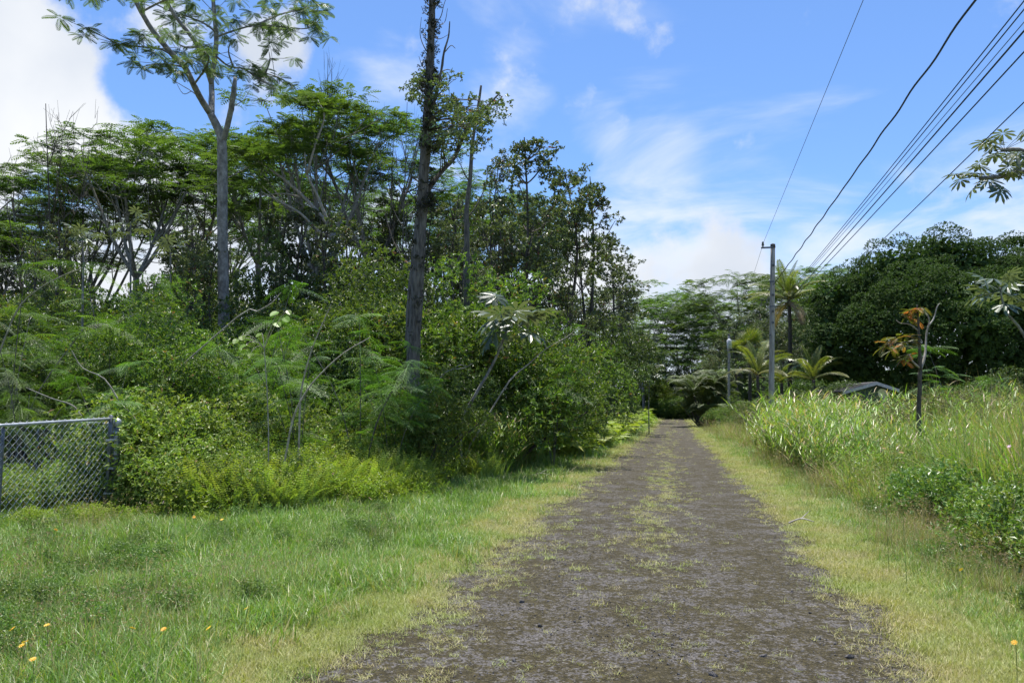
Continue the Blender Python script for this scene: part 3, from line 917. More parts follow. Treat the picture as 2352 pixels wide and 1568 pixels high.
    scatter_stuff('straw_grass', 'bent straw-coloured dead grass among the tall green grass', 'grass', clumps('straw', 6), P, np.interp(dist(P), [5, 20, 60], [0.75, 1.1, 1.9]) * rng.uniform(0.7, 1.2, len(P)))

    P = polar(1500, 10, 48, 3, 44, lambda x, y: (x > 3.3) & (np.sin(x * .7 + 2.0) + np.sin(y * .37 + .5) + rng.normal(size=len(x)) * .5 > .5))
    Q = np.stack([rng.uniform(3.3, 7.5, 520), rng.uniform(15, 33.5, 520)], -1)
    Q = Q[(Q[:, 0] < 3.6 + (Q[:, 1] - 10) * .11) & (rng.random(len(Q)) < np.interp(Q[:, 1], [15, 24], [.3, .85]))]
    P = np.vstack([P, np.c_[Q, gz(Q[:, 0], Q[:, 1])]])
    scatter_stuff('bright_cane_grass', 'bright green broad-bladed grass clumps standing in the field and round the pole', 'grass', clumps('cane2', 5), P, np.interp(dist(P), [10, 17, 28, 48], [.6, .75, 1.25, 1.4]) * rng.uniform(.75, 1.2, len(P)))
    P = polar(2200, 6, 45, 6, 46, lambda x, y: (x > 3.6) & (np.sin(x * 1.3 - y * .4) + np.sin(y * .8 + x * .3) + rng.normal(size=len(x)) * .5 > .3))
    scatter_stuff('field_weeds', 'mixed leafy weeds and vines tangled through the field grass', 'weeds', clumps('cover', 5), P, np.interp(dist(P), [6, 14, 45], [.6, 1.0, 1.7]) * rng.uniform(.7, 1.2, len(P)))
    P = polar(700, 6, 30, 8, 46, lambda x, y: (x > 3.9))
    scatter_stuff('field_ferns', 'upright ferns scattered through the field grass', 'ferns', clumps('fern', 4), P, rng.uniform(.8, 1.5, len(P)))

    # low leafy weeds at the front of the right field
    def weeds(x, y):
        a = (np.abs(x - 3.75 - 0.03 * y) < 0.55) & (y > 8) & (y < 19) & (np.sin(y * 0.9 + 1.0) + np.sin(y * 2.1) > -0.75)
        c = (x < -5.0) & (x > brush_x(y) - 0.3) & (y < 11) & (rng.random(len(x)) < 0.25)
        return a | c
    P = polar(2600, 5, 24, -54, 34, weeds)
    s = np.where(P[:, 0] > 0, rng.uniform(0.85, 1.4, len(P)), rng.uniform(0.3, 0.5, len(P)))
    scatter_stuff('weeds', 'leafy dark green weeds low in front of the grass', 'weeds', clumps('weed', 5), P, s)

    def gate_front(x, y):
        return ((y < 11.2) & (x > -9.4)) | ((y < 13.0) & (x < -7.5))

    P = polar(2600, 3.8, 26, -56, 40, lambda x, y: (((x < -3.4) & (x > brush_x(y))) | ((x > 2.6) & (x < 4.0))) & (np.sin(x * 2.1 + y) + np.sin(y * 1.7 - x) > 0.1))
    scatter_stuff('verge_weeds', 'low broad-leaved weeds mixed into the verge grass', 'weeds', clumps('weed', 5), P, rng.uniform(0.22, 0.45, len(P)))

    # bank of sword ferns and leafy cover in front of the thicket
    def bank(x, y):
        e = brush_x(y) + wob(y, 0.35, 0.7, 1)
        return (x < e) & (x > e - 2.6) & (y > 4) & (y < 26) & ~gate_front(x, y)
    P = polar(15000, 7, 30, -58, -8, lambda x, y: bank(x, y) & (np.sin(x * 1.1 + y * 0.6) + np.sin(y * 1.3) > -1.3))
    scatter_stuff('sword_ferns', 'bright yellow-green sword ferns massed in front of the thicket', 'ferns', clumps('fern', 8), P, np.interp(P[:, 0] - brush_x(P[:, 1]), [-2.5, 0], [1.55, 0.95]) * rng.uniform(0.8, 1.2, len(P)), 0.15)
    P = polar(9500, 7.5, 30, -58, -8, lambda x, y: (x < brush_x(y) - 1.0 + wob(y, 0.3, 0.7)) & (x > brush_x(y) - 4.6) & (y < 28) & ~((y < 11.5) & (x > -9.7)))
    scatter_stuff('leafy_cover', 'tangled leafy ground cover rising behind the ferns', 'undergrowth', clumps('cover', 7), P, np.where(P[:, 1] < 12.2 + (-8.9 - P[:, 0]) * .62, .75, np.interp(P[:, 0] - brush_x(P[:, 1]), [-4.4, -1.4], [2.0, 0.95])) * rng.uniform(0.8, 1.25, len(P)))
    P = polar(900, 9, 15, -56, -30, lambda x, y: (x < brush_x(y) + 1.0) & (x > -9.3) & (y < 11.6) & (rng.random(len(x)) < .6))
    scatter_stuff('gate_weeds', 'low bright weeds sprawling out before the chain-link gate', 'weeds', clumps('bright', 4) + clumps('weed', 2), P, rng.uniform(.22, .5, len(P)))
    P = polar(3600, 8, 26, -56, -9, lambda x, y: (x < brush_x(y) - .2 + wob(y, .4, .6)) & (x > brush_x(y) - 2.4) & ~gate_front(x, y) & (np.sin(x * 1.9 + y * .8) + np.sin(y * 1.1 - x) > .2))
    scatter_stuff('fern_bank_weeds', 'bright small-leaved plants growing up through the sword ferns', 'weeds', clumps('bright', 5), P, np.interp(P[:, 0] - brush_x(P[:, 1]), [-2.4, 0], [1.5, .8]) * rng.uniform(.8, 1.2, len(P)))
    P = polar(3200, 20, 42, -20, -6, lambda x, y: (x < brush_x(y) + 0.1) & (x > brush_x(y) - 1.3) & (y > 19) & (y < 36))
    scatter_stuff('cane_grass', 'coarse broad-bladed cane grass at the foot of the trees', 'grass', clumps('cane2', 5), P, rng.uniform(0.75, 1.15, len(P)))
    P = polar(1700, 26, 95, -14, -1, lambda x, y: (x < brush_x(y) + 0.6) & (x > brush_x(y) - 1.7) & (y > 27) & (y < 90))
    scatter_stuff('lime_ferns', 'lime-green scrambling ferns on the left road bank', 'ferns', clumps('uluhe', 5), P, np.interp(dist(P), [30, 90], [1.0, 1.5]) * rng.uniform(0.8, 1.2, len(P)))
    P = np.stack([rng.uniform(-22, 24, 420), rng.uniform(139.5, 152, 420)], -1)
    P = np.c_[P, gz(P[:, 0], P[:, 1])]
    scatter_stuff('road_end_undergrowth', 'dark undergrowth closing the far end of the road', 'undergrowth', clumps('weed', 4), P, rng.uniform(3, 6, len(P)))
    P = polar(1500, 26, 130, -42, -1.5, lambda x, y: (x < brush_x(y) - 0.8) & (x > brush_x(y) - 14))
    scatter_stuff('forest_undergrowth', 'dark leafy undergrowth beneath the forest trees', 'undergrowth', clumps('cover', 4), P, rng.uniform(1.4, 2.6, len(P)))


build_cover()


# ------------------------------------------------------------------ plants: each kind is grown a few times, then set out as individuals
def shrub_proto(leaf, H=3.2, rx=1.5, n=2900, per=6, L=0.062, Wd=0.42, nb=26, stems=7, bark='bark_dark'):
    bl = []
    for i in range(nb):
        d = rdirs(1)[0]; d[2] = abs(d[2]) * rng.uniform(0.2, 1.1)
        f = rng.uniform(0.45, 0.95)
        c = np.array([d[0] * rx * f, d[1] * rx * f, H * 0.42 + d[2] * H * 0.46 * f])
        if rng.random() < 0.35:
            c[2] = H * rng.uniform(0.16, 0.42)
        bl.append([*c, rng.uniform(0.32, 0.62) * rx * 0.62])
    b = MB(); blob_leaves(b, bl, n, per, L, Wd, up=0.55, inner=0.45)
    t = MB()
    for i in range(stems):
        q = bl[rng.integers(len(bl))]
        base = np.r_[rng.normal(size=2) * 0.18, -0.1]
        t.tube(densify([base, base * 0.5 + np.array(q[:3]) * np.array([0.4, 0.4, 0.45]) + rng.normal(size=3) * 0.1, q[:3]], 3), np.linspace(0.035, 0.012, 7), 5, jit=0.05)
    return (t.mesh('shrub_stems', [bark]), b.mesh('shrub_leaves', [leaf]), H)


def ohia_proto(H=11.0, n=1150, rx=1.3, spread=0.5, leaf='ohia_leaf', L=0.12, low=0.3, lean=0.0, twigs=26, per=7):
    t, b = MB(), MB()
    blobs = []
    nst = rng.integers(1, 4)
    for s in range(nst):
        a0 = rng.random() * 2 * PI
        topp = np.array([math.cos(a0) * rx * spread * (s > 0) + lean, math.sin(a0) * rx * spread * (s > 0), H * rng.uniform(0.8, 0.97) if s else H * 0.97])
        pts = densify([[0.12 * s, 0, -0.2], [topp[0] * .25 + rng.normal() * .15, topp[1] * .25 + rng.normal() * .15, topp[2] * .35], [topp[0] * .6 + rng.normal() * .2, topp[1] * .6 + rng.normal() * .2, topp[2] * .7], topp], 4)
        m = len(pts)
        t.tube(pts, np.linspace(0.105, 0.018, m), 6, jit=0.06)
        for k in range(twigs // nst + 2):
            f = rng.uniform(low, 1.0) ** 0.85
            i = min(int(f * (m - 1)), m - 2)
            p0 = pts[i]
            az = rng.random() * 2 * PI
            ln = rng.uniform(0.4, 1.0) * rx * (1.15 - 0.75 * f ** 2)
            p1 = p0 + np.array([math.cos(az) * ln, math.sin(az) * ln, ln * rng.uniform(0.5, 1.5)])
            p1[2] = min(p1[2], H)
            t.tube(curve(p0, p1, (0, 0, -0.12 * ln), 5), np.linspace(0.032, 0.010, 5), 4)
            for q in range(rng.integers(2, 5)):
                c = p1 + rng.normal(size=3) * 0.28 * rx * np.array([1, 1, 0.8])
                blobs.append([*c, rng.uniform(0.16, 0.40) * rx * 0.72])
                t.tube([p0 * .3 + p1 * .7, c], [0.012, 0.006], 3)
    blob_leaves(b, blobs, n, per, L, 0.55, up=0.45, inner=0.3)
    return (t.mesh('ohia_trunk', ['bark_dark']), b.mesh('ohia_crown', [leaf]), H)


def umbrella_proto(H=16.0, Rr=4.8, pads=38, per_pad=54, leaf='albizia_leaf', bark='bark_pale', flat=0.16, L=0.62, layers=2, tmpl=None, bare=0.5):
    """albizia: bare fanning limbs under a flat feathery roof in tiers"""
    tmpl = tmpl or FEATHER_FAR
    t, b = MB(), MB()
    fork = np.array([rng.normal() * .3, rng.normal() * .3, H * bare * rng.uniform(0.85, 1.1)])
    t.tube(densify([[0, 0, -0.3], [fork[0] * .2 + .15, fork[1] * .4, fork[2] * .5], fork], 5), np.linspace(0.24, 0.15, 11), 8, jit=0.04)
    nl = 5
    limbs = []
    for i in range(nl):
        az = i / nl * 2 * PI + rng.normal() * 0.3
        r = Rr * rng.uniform(0.42, 0.62)
        e = np.array([fork[0] + math.cos(az) * r, fork[1] + math.sin(az) * r, H * rng.uniform(0.76, 0.88)])
        path = densify([fork, fork * .55 + e * .45 + [0, 0, -0.03 * H], e], 4)
        t.tube(path, np.linspace(0.115, 0.05, len(path)), 6)
        limbs.append((e, path))
    for k in range(pads):
        az = rng.random() * 2 * PI
        r = Rr * math.sqrt(rng.random()) * rng.uniform(0.85, 1.05)
        lay = rng.integers(layers)
        z = H * (1 - flat * (r / Rr) ** 2) - lay * H * 0.11 - rng.random() * H * 0.04
        c = np.array([math.cos(az) * r + fork[0], math.sin(az) * r + fork[1], z])
        e, path = min(limbs, key=lambda q: np.linalg.norm(q[0][:2] - c[:2]))
        s0 = path[rng.integers(len(path) // 2, len(path))]
        br = densify([s0, s0 * .5 + c * .5 + [0, 0, -0.25], c - [0, 0, 0.15]], 3)
        t.tube(br, np.linspace(0.042, 0.014, len(br)), 4)
        # twigs spreading flat, fronds at their ends
        pr = Rr * rng.uniform(0.20, 0.34)
        nt_ = 9
        for j in range(nt_):
            a2 = rng.random() * 2 * PI
            rr = pr * math.sqrt(rng.random())
            e2 = c + np.array([math.cos(a2) * rr, math.sin(a2) * rr, rng.normal() * 0.10 + 0.06 * (1 - rr / pr)])
            t.tube([c - [0, 0, 0.15], e2], [0.012, 0.006], 3)
            frond_ring(b, tmpl, e2, max(per_pad // nt_, 2), L, (-0.15, 0.45))
    return (t.mesh('albizia_trunk', [bark]), b.mesh('albizia_crown', [leaf]), H)


def sapling_proto(H=3.0, stems=4, leaf='sapling_leaf', L=0.55, spread=1.25, fine=True):
    t, b = MB(), MB()
    for s in range(stems):
        az = rng.random() * 2 * PI
        h = H * rng.uniform(0.6, 1.0)
        e = np.array([math.cos(az) * spread * rng.uniform(.4, 1), math.sin(az) * spread * rng.uniform(.4, 1), h])
        pts = densify([[0, 0, -0.1], [e[0] * .35, e[1] * .35, h * .55], e], 5)
        t.tube(pts, np.linspace(0.013, 0.005, len(pts)), 5)
        for f in (0.45, 0.6, 0.75, 0.88, 1.0):
            p = pts[int(f * (len(pts) - 1))]
            frond_ring(b, FEATHER_FINE if fine else FEATHER_MID, p, 7 if f == 1 else 4, L * rng.uniform(.8, 1.15), (-0.25, 0.5))
    return (t.mesh('sapling_stem', ['bark_grey']), b.mesh('sapling_fronds', [leaf]), H)


def bare_proto(H=9.0, spread=1.6, n1=9, mat='bark_dark', thin=1.0):
    t = MB()
    tw = MB()
    pts = densify([[0, 0, -0.2], [0.1, 0.05, H * .45], [rng.normal() * .2, rng.normal() * .2, H * 0.97]], 6)
    t.tube(pts, np.linspace(0.055, 0.010, len(pts)) * thin, 6, jit=0.05)
    for i in range(n1):
        f = rng.uniform(0.4, 0.92)
        p0 = pts[int(f * (len(pts) - 1))]
        az = rng.random() * 2 * PI; ln = H * (1 - f) * rng.uniform(0.55, 1.0)
        e = p0 + np.array([math.cos(az) * ln * .45, math.sin(az) * ln * .45, ln * .9])
        br = curve(p0, e, (math.cos(az) * ln * .12, math.sin(az) * ln * .12, -ln * .08), 6)
        tw.tube(br, np.linspace(0.020, 0.007, 6) * thin, 4)
        for k in range(7):
            q = br[rng.integers(1, 6)]
            e2 = q + np.array([rng.normal() * .35, rng.normal() * .35, rng.uniform(.3, .9)]) * spread * .5
            tw.tube([q, q * .5 + e2 * .5 + rng.normal(size=3) * .04, e2], np.array([0.009, 0.007, 0.004]) * thin, 3)
            for _ in range(2):
                e3 = e2 + np.array([rng.normal() * .2, rng.normal() * .2, rng.uniform(.1, .4)]) * spread * .5
                tw.tube([e2 * .6 + q * .4, e3], np.array([0.005, 0.003]) * thin, 3)
    return (t.mesh('bare_trunk', [mat]), tw.mesh('bare_twigs', [mat]), H)


def off_road(u, D):
    while D < 158 and -5.0 < at(u, 950, D)[0] < 3.8:
        D += 2
    return D


def put(name, label, cat, proto, u, vtop, D, group=None, wide=1.0, rz=None, names=('trunk', 'crown'), H=None, lift=0.0):
    if D > 70:
        D = off_road(u, D)
    loc = foot(u, D)
    h = H if H else topz(vtop, D) - loc[2]
    s = h / proto[2]
    t = thing(name, label, cat, loc, rng.random() * 2 * PI if rz is None else rz, (s * wide, s * wide, s), group)
    link(names[0], proto[0], t)
    link(names[1], proto[1], t)
    return t


GUAVA = [shrub_proto('guava') for _ in range(4)]
GUAVA_D = [shrub_proto('guava_dark', n=2600) for _ in range(3)]
STAR = [shrub_proto('cover', H=2.4, rx=1.2, n=420, per=7, L=0.11, Wd=0.34, nb=20)]
OHIA = [ohia_proto() for _ in range(5)]
OHIA_S = [ohia_proto(rx=0.95, n=520, twigs=16, low=0.45) for _ in range(3)]
UMB = [umbrella_proto() for _ in range(4)]
UMB_FAR = [umbrella_proto(H=20, Rr=9, pads=46, per_pad=54, L=1.1, leaf='albizia_leaf', layers=3, bare=0.45) for _ in range(3)]
SAP = [sapling_proto() for _ in range(4)]
BARE = [bare_proto() for _ in range(3)]


# ---- the forest behind the thicket
def forest():
    # flat-topped albizias whose crowns make the skyline
    T = [(40, 400, 44, 1.0, 'flat-topped albizia at the far left edge of the forest'),
         (170, 335, 47, 1.0, 'flat-topped albizia behind the bare twiggy tree'),
         (300, 272, 42, 1.05, 'broad flat-topped albizia just beside the tall pale trunk'),
         (420, 285, 50, 1.0, 'flat-topped albizia directly behind the tall forked pale tree'),
         (590, 275, 46, 0.95, 'flat-topped albizia between the forked pale tree and the centre crown'),
         (740, 195, 38, 1.0, 'tallest flat-topped albizia in the middle of the forest skyline'),
         (860, 235, 42, 0.9, 'flat-topped albizia left of the mossy standing trunk'),
         (1110, 400, 44, 0.85, 'light green albizia low behind the grey snag'),
         (1180, 425, 52, 0.8, 'small albizia crown behind the olive-green narrow trees')]
    for i, (u, v, D, w, lab) in enumerate(T):
        put('albizia_tree', lab, 'tree', UMB[i % 4], u, v, D, wide=w)
    for u, v, D in [(-160, 380, 50), (90, 470, 62), (230, 420, 66), (470, 430, 68), (650, 400, 64), (800, 420, 66), (980, 440, 60), (-60, 500, 40)]:
        put('albizia_tree', 'flat feathery albizia crown deep in the forest, lower than the skyline', 'tree', UMB[rng.integers(4)], u, v, D, group='albizias deep in the forest', wide=1.05)
    # olive-green narrow trees by the road's left side
    O = [(1205, 272, 31, 1.05, 'tall narrow olive-green tree, highest one right of the mossy trunk'),
         (1145, 335, 34, 0.75, 'slim small-crowned tree left of the tall narrow olive tree'),
         (1300, 355, 39, 1.0, 'narrow olive-green tree on the shoulder of the forest edge'),
         (1360, 372, 50, 1.0, 'rounded olive-green tree at the right shoulder of the forest edge'),
         (1255, 420, 35, 0.9, 'dark olive tree standing before the two shoulder trees'),
         (1405, 520, 65, 1.1, 'olive-green tree stepping down towards the road'),
         (1440, 600, 86, 1.1, 'lower olive-green tree next along the left roadside')]
    for i, (u, v, D, w, lab) in enumerate(O):
        put('ohia_tree', lab, 'tree', OHIA[i % 5], u, v, D, wide=w)
    for i in range(44):
        u = rng.uniform(-120, 1330); D = rng.uniform(26, 52)
        v = np.interp(u, [-100, 300, 600, 900, 1100, 1300], [560, 500, 480, 420, 480, 500]) + rng.uniform(-70, 110)
        pr = (OHIA_S if rng.random() < 0.6 else OHIA)[rng.integers(3)]
        put('ohia_tree', 'slender dark-stemmed tree crowded inside the forest', 'tree', pr, u, v, D, group='slender trees inside the forest', wide=rng.uniform(0.75, 1.1))
    for i, u in enumerate(np.linspace(-120, 1010, 17)):
        D = rng.uniform(31, 44)
        put('understory_tree', 'dense leafy middle-height tree between the thicket and the tall crowns', 'tree', (GUAVA_D + GUAVA)[i % 7], u + rng.uniform(-25, 25), np.interp(u, [-120, 300, 700, 1000], [545, 520, 490, 500]) + rng.uniform(-45, 45), D, group='middle-height trees inside the forest', wide=rng.uniform(.55, .75))
    # trees that line the left roadside into the distance
    k = 0
    for D in np.concatenate([np.linspace(44, 70, 8), np.linspace(76, 135, 10)]):
        x = float(brush_x(D)) - rng.uniform(2.5, 7.0)
        p = np.array([x, D, float(gz(x, D))])
        t = thing('ohia_tree', 'grey-green tree in the row down the left roadside', 'tree', p, rng.random() * 6, rng.uniform(0.62, 0.85) * (1 + D / 300), group='trees lining the far left roadside')
        pr = OHIA[k % 5]; k += 1
        link('trunk', pr[0], t); link('crown', pr[1], t)
    for D in np.linspace(38, 130, 15):
        x = float(brush_x(D)) - rng.uniform(2.2, 4.2)
        t = thing('roadside_shrub', 'round leafy shrub at the foot of the left roadside trees', 'shrub', (x, D, float(gz(x, D))), rng.random() * 6, rng.uniform(0.9, 1.35), group='shrubs along the far left roadside')
        pr = GUAVA_D[rng.integers(3)]
        link('stems', pr[0], t); link('leaves', pr[1], t)


forest()


def far_trees():
    T = [(1480, 640, 95, 'wide layered umbrella tree closing the left roadside'),
         (1560, 668, 120, 'layered umbrella tree above the end of the road'),
         (1630, 690, 150, 'low layered umbrella tree in the notch over the road'),
         (1705, 622, 125, 'tall layered umbrella tree left of the coconut palm'),
         (1790, 640, 140, 'umbrella tree directly behind the wooden pole and palm'),
         (1890, 610, 150, 'pale layered umbrella tree between the palm and the dark banyan'),
         (1975, 605, 165, 'far umbrella tree whose top meets the dark banyan')]
    for i, (u, v, D, lab) in enumerate(T):
        put('umbrella_tree', lab, 'tree', UMB_FAR[i % 3], u, v, D, wide=0.95)
    for i in range(26):
        u = rng.uniform(1440, 1960); D = rng.uniform(95, 150)
        v = np.interp(u, [1440, 1550, 1640, 1700, 1950], [690, 730, 750, 690, 680]) + rng.uniform(0, 110)
        if 1545 < u < 1600 and D < 128:
            D = 140
        put('ohia_tree', 'grey-green forest tree under the far umbrella crowns', 'tree', OHIA[i % 5], u, v, D, group='far grey-green forest trees', wide=1.5)
    for i, (u, v, D) in enumerate([(1440, 720, 100), (1510, 740, 112), (1590, 750, 160), (1640, 760, 135), (1700, 740, 118), (1760, 740, 125), (1830, 730, 130), (1900, 720, 128), (1560, 790, 175), (1660, 820, 110), (1480, 800, 105)]):
        put('umbrella_tree', 'lower layered umbrella crown filling the far forest under the tall ones', 'tree', UMB_FAR[i % 3], u, v, D, group='lower umbrella trees of the far forest', wide=1.0)
    for i, (u, v) in enumerate([(1500, 850), (1528, 870), (1556, 862), (1585, 880), (1610, 860), (1640, 850), (1475, 840)]):
        p = foot(u, 143); t = thing('far_shrub', 'sunlit bushy shrub across the end of the road', 'shrub', p, rng.random() * 6, (topz(v, 143) - p[2]) / 3.2, group='shrubs across the road end')
        link('stems', GUAVA[i % 4][0], t); link('leaves', GUAVA[i % 4][1], t)
    for i in range(24):
        u = rng.uniform(1430, 1960); D = rng.uniform(98, 150)
        if 1535 < u < 1610:
            D = 150
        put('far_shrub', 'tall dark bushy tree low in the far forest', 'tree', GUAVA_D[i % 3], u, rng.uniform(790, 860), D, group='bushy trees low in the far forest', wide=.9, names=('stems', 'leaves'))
    for i in range(16):
        u = 1440 + i * 34 + rng.uniform(-10, 10); D = rng.uniform(134, 144)
        put('far_shrub', 'dark shrub at the foot of the far forest', 'shrub', GUAVA_D[i % 3], u, rng.uniform(870, 905), D, group='shrubs closing the far end', wide=2.0, names=('stems', 'leaves'))


far_trees()


# ---- bare twiggy trees and snags
put('bare_tree', 'leafless twiggy tree with a feathery top at far left', 'tree', BARE[0], 90, 205, 36, names=('trunk', 'twigs'), wide=0.9)
put('bare_tree', 'small leafless tree against the white cloud, right of the taller bare one', 'tree', BARE[1], 165, 262, 44, names=('trunk', 'twigs'), wide=0.75)
put('bare_tree', 'leafless tree with upright twigs left of the mossy trunk', 'tree', BARE[2], 925, 185, 30, names=('trunk', 'twigs'), wide=0.55)
put('bare_tree', 'dead forked treetop poking out above the middle albizia', 'tree', BARE[1], 735, 75, 36, names=('trunk', 'twigs'), wide=0.5)
put('bare_tree', 'tiny leafless treetop over the far roadside trees', 'tree', BARE[0], 1437, 590, 75, names=('trunk', 'twigs'), wide=0.5)


def px_path(pts, D, jd=0.0):
    return densify([at(u, v, D + (d[0] if d else 0) + rng.normal() * jd) for u, v, *d in pts], 4)


def taper(n, a, b_):
    return np.linspace(a, b_, n)


def child_tube(name, parent, pts, rad, mat, sides=8, jit=0.03, extra=None):
    b = MB()
    b.tube(pts, rad, sides, jit=jit)
    if extra:
        extra(b)
    o = link(name, b.mesh(name, [mat], True), parent)
    o.matrix_parent_inverse = Matrix.Translation(-parent.location)
    return o


def hero_albizia():
    D = 27.0
    base = foot(514, D)
    root = thing('tall_albizia_tree', 'tall forked pale-barked tree with open feathery tiers and a broken stub', 'tree', base)
    px = D / FPX
    b = MB()
    tr = densify([base - [0, 0, 0.3], at(514, 760, D), at(513, 640, D), at(511, 480, D), at(510, 330, D), at(499, 292, D), at(484, 262, D)], 4)
    b.tube(tr, np.interp(np.linspace(0, 1, len(tr)), [0, 0.7, 1], [13.5 * px, 10.5 * px, 8 * px]), 12, jit=0.03)
    o = link('trunk', b.mesh('trunk', ['bark_pale'], True), root); o.matrix_parent_inverse = Matrix.Translation(-root.location)
    stems = [([(484, 262), (462, 228, -.3), (445, 195, -.6), (425, 155, -.9), (398, 128, -1.2), (370, 95, -1.5), (345, 62, -1.7), (325, 28, -1.9), (303, -15, -2.1), (280, -70, -2.3), (250, -140, -2.5)], 7.5, 4),
             ([(486, 268), (487, 220, .4), (486, 185, .7), (493, 140, 1.0), (497, 95, 1.3), (494, 50, 1.6), (490, 0, 1.9), (487, -70, 2.2), (500, -150, 2.4)], 7.0, 4),
             ([(486, 195, .6), (472, 150, .2), (455, 108, 0), (435, 78, -.2), (412, 50, -.4), (392, 20, -.6), (372, -20, -.8), (350, -80, -1), (330, -150, -1.2)], 5.5, 3)]
    paths = []
    for pts, a, e in stems:
        pp = px_path(pts, D)
        paths.append(pp)
        child_tube('limb', root, pp, taper(len(pp), a * px, e * px), 'bark_pale', 9)
    st = px_path([(511, 325), (522, 290, -.2), (531, 250, -.4), (537, 215, -.5), (540, 178, -.5)], D)
    child_tube('broken_stub', root, st, np.interp(np.linspace(0, 1, len(st)), [0, .8, 1], [7 * px, 6 * px, 3.5 * px]), 'bark_pale', 9, 0.10)
    # leafy side branches: pixel path, how many rosettes
    BR = [([(398, 128, -1.2), (365, 112, -1.6), (320, 108, -1.8), (280, 104, -2.0), (243, 88, -2.2)], 17),
          ([(425, 155, -.9), (400, 150, -1.8), (370, 148, -2.4), (335, 150, -2.8)], 10),
          ([(445, 195, -.6), (470, 160, -1.6), (480, 130, -2.0), (455, 112, -2.2)], 9),
          ([(497, 130, 1), (525, 152, 1.4), (560, 158, 1.6), (600, 166, 1.8), (640, 178, 2.0), (660, 190, 2.1)], 15),
          ([(560, 158, 1.6), (600, 185, 1.4), (635, 205, 1.3)], 6),
          ([(535, 152, 1.4), (525, 120, 1.0), (530, 95, .8)], 4),
          ([(610, 168, 1.8), (620, 140, 1.9), (618, 120, 2.0)], 3),
          ([(497, 85, 1.3), (540, 70, 1.0), (590, 58, 0.6), (650, 62, 0.2), (705, 66, 0), (735, 45, -.2)], 22),
          ([(590, 58, .6), (640, 35, 1.4), (700, 20, 2.0), (745, 8, 2.4)], 16),
          ([(497, 75, 1.4), (470, 55, .9), (435, 40, .4), (400, 30, 0), (360, 12, -.3)], 14),
          ([(455, 108, 0), (430, 110, .8), (400, 95, 1.4), (370, 60, 1.9)], 9),
          ([(490, 0, 1.9), (560, -10, 1.5), (640, -20, 1.2), (720, -20, 1.0)], 14),
          ([(325, 28, -1.9), (370, 5, -3), (420, -10, -3.6), (470, -5, -4)], 9),
          ([(303, -15, -2.1), (250, -30, -2.6), (190, -35, -3)], 8),
          ([(487, -70, 2.2), (560, -90, 3), (650, -90, 4)], 12), ([(350, -80, -1), (280, -110, 0), (200, -120, 1)], 10),
          ([(500, -150, 2.4), (420, -170, 1), (330, -180, 0)], 12), ([(250, -140, -2.5), (180, -150, -3), (120, -140, -4)], 9)]
    crown = MB()
    wood = MB()
    for pts, n in BR:
        pp = px_path(pts, D)
        wood.tube(pp, taper(len(pp), 2.6 * px, 0.9 * px), 5)
        for k in range(n):
            f = 0.22 + 0.78 * (k + rng.random()) / n
            c = pp[min(int(f * (len(pp) - 1)), len(pp) - 1)]
            e = c + np.array([rng.normal() * .48, rng.normal() * .55, rng.normal() * .14])
            wood.tube([c, e], [0.014, 0.007], 3)
            frond_ring(crown, FEATHER_MID, e, 11, 0.36, (-0.6, 0.35))
    for nm, mb, mt in (('branches', wood, 'bark_pale'), ('crown', crown, 'albizia_grey')):
        o = link(nm, mb.mesh(nm, [mt]), root); o.matrix_parent_inverse = Matrix.Translation(-root.location)
    for pts in ([(462, 228), (440, 210), (415, 195), (390, 178), (375, 160)], [(440, 210), (420, 215), (400, 180)], [(534, 245, -.4), (560, 230), (575, 205)], [(486, 268), (480, 240), (478, 220)]):
        pp = px_path(pts, D)
        child_tube('dead_twig', root, pp, taper(len(pp), 0.018, 0.006), 'twig_pale', 4, 0)


hero_albizia()


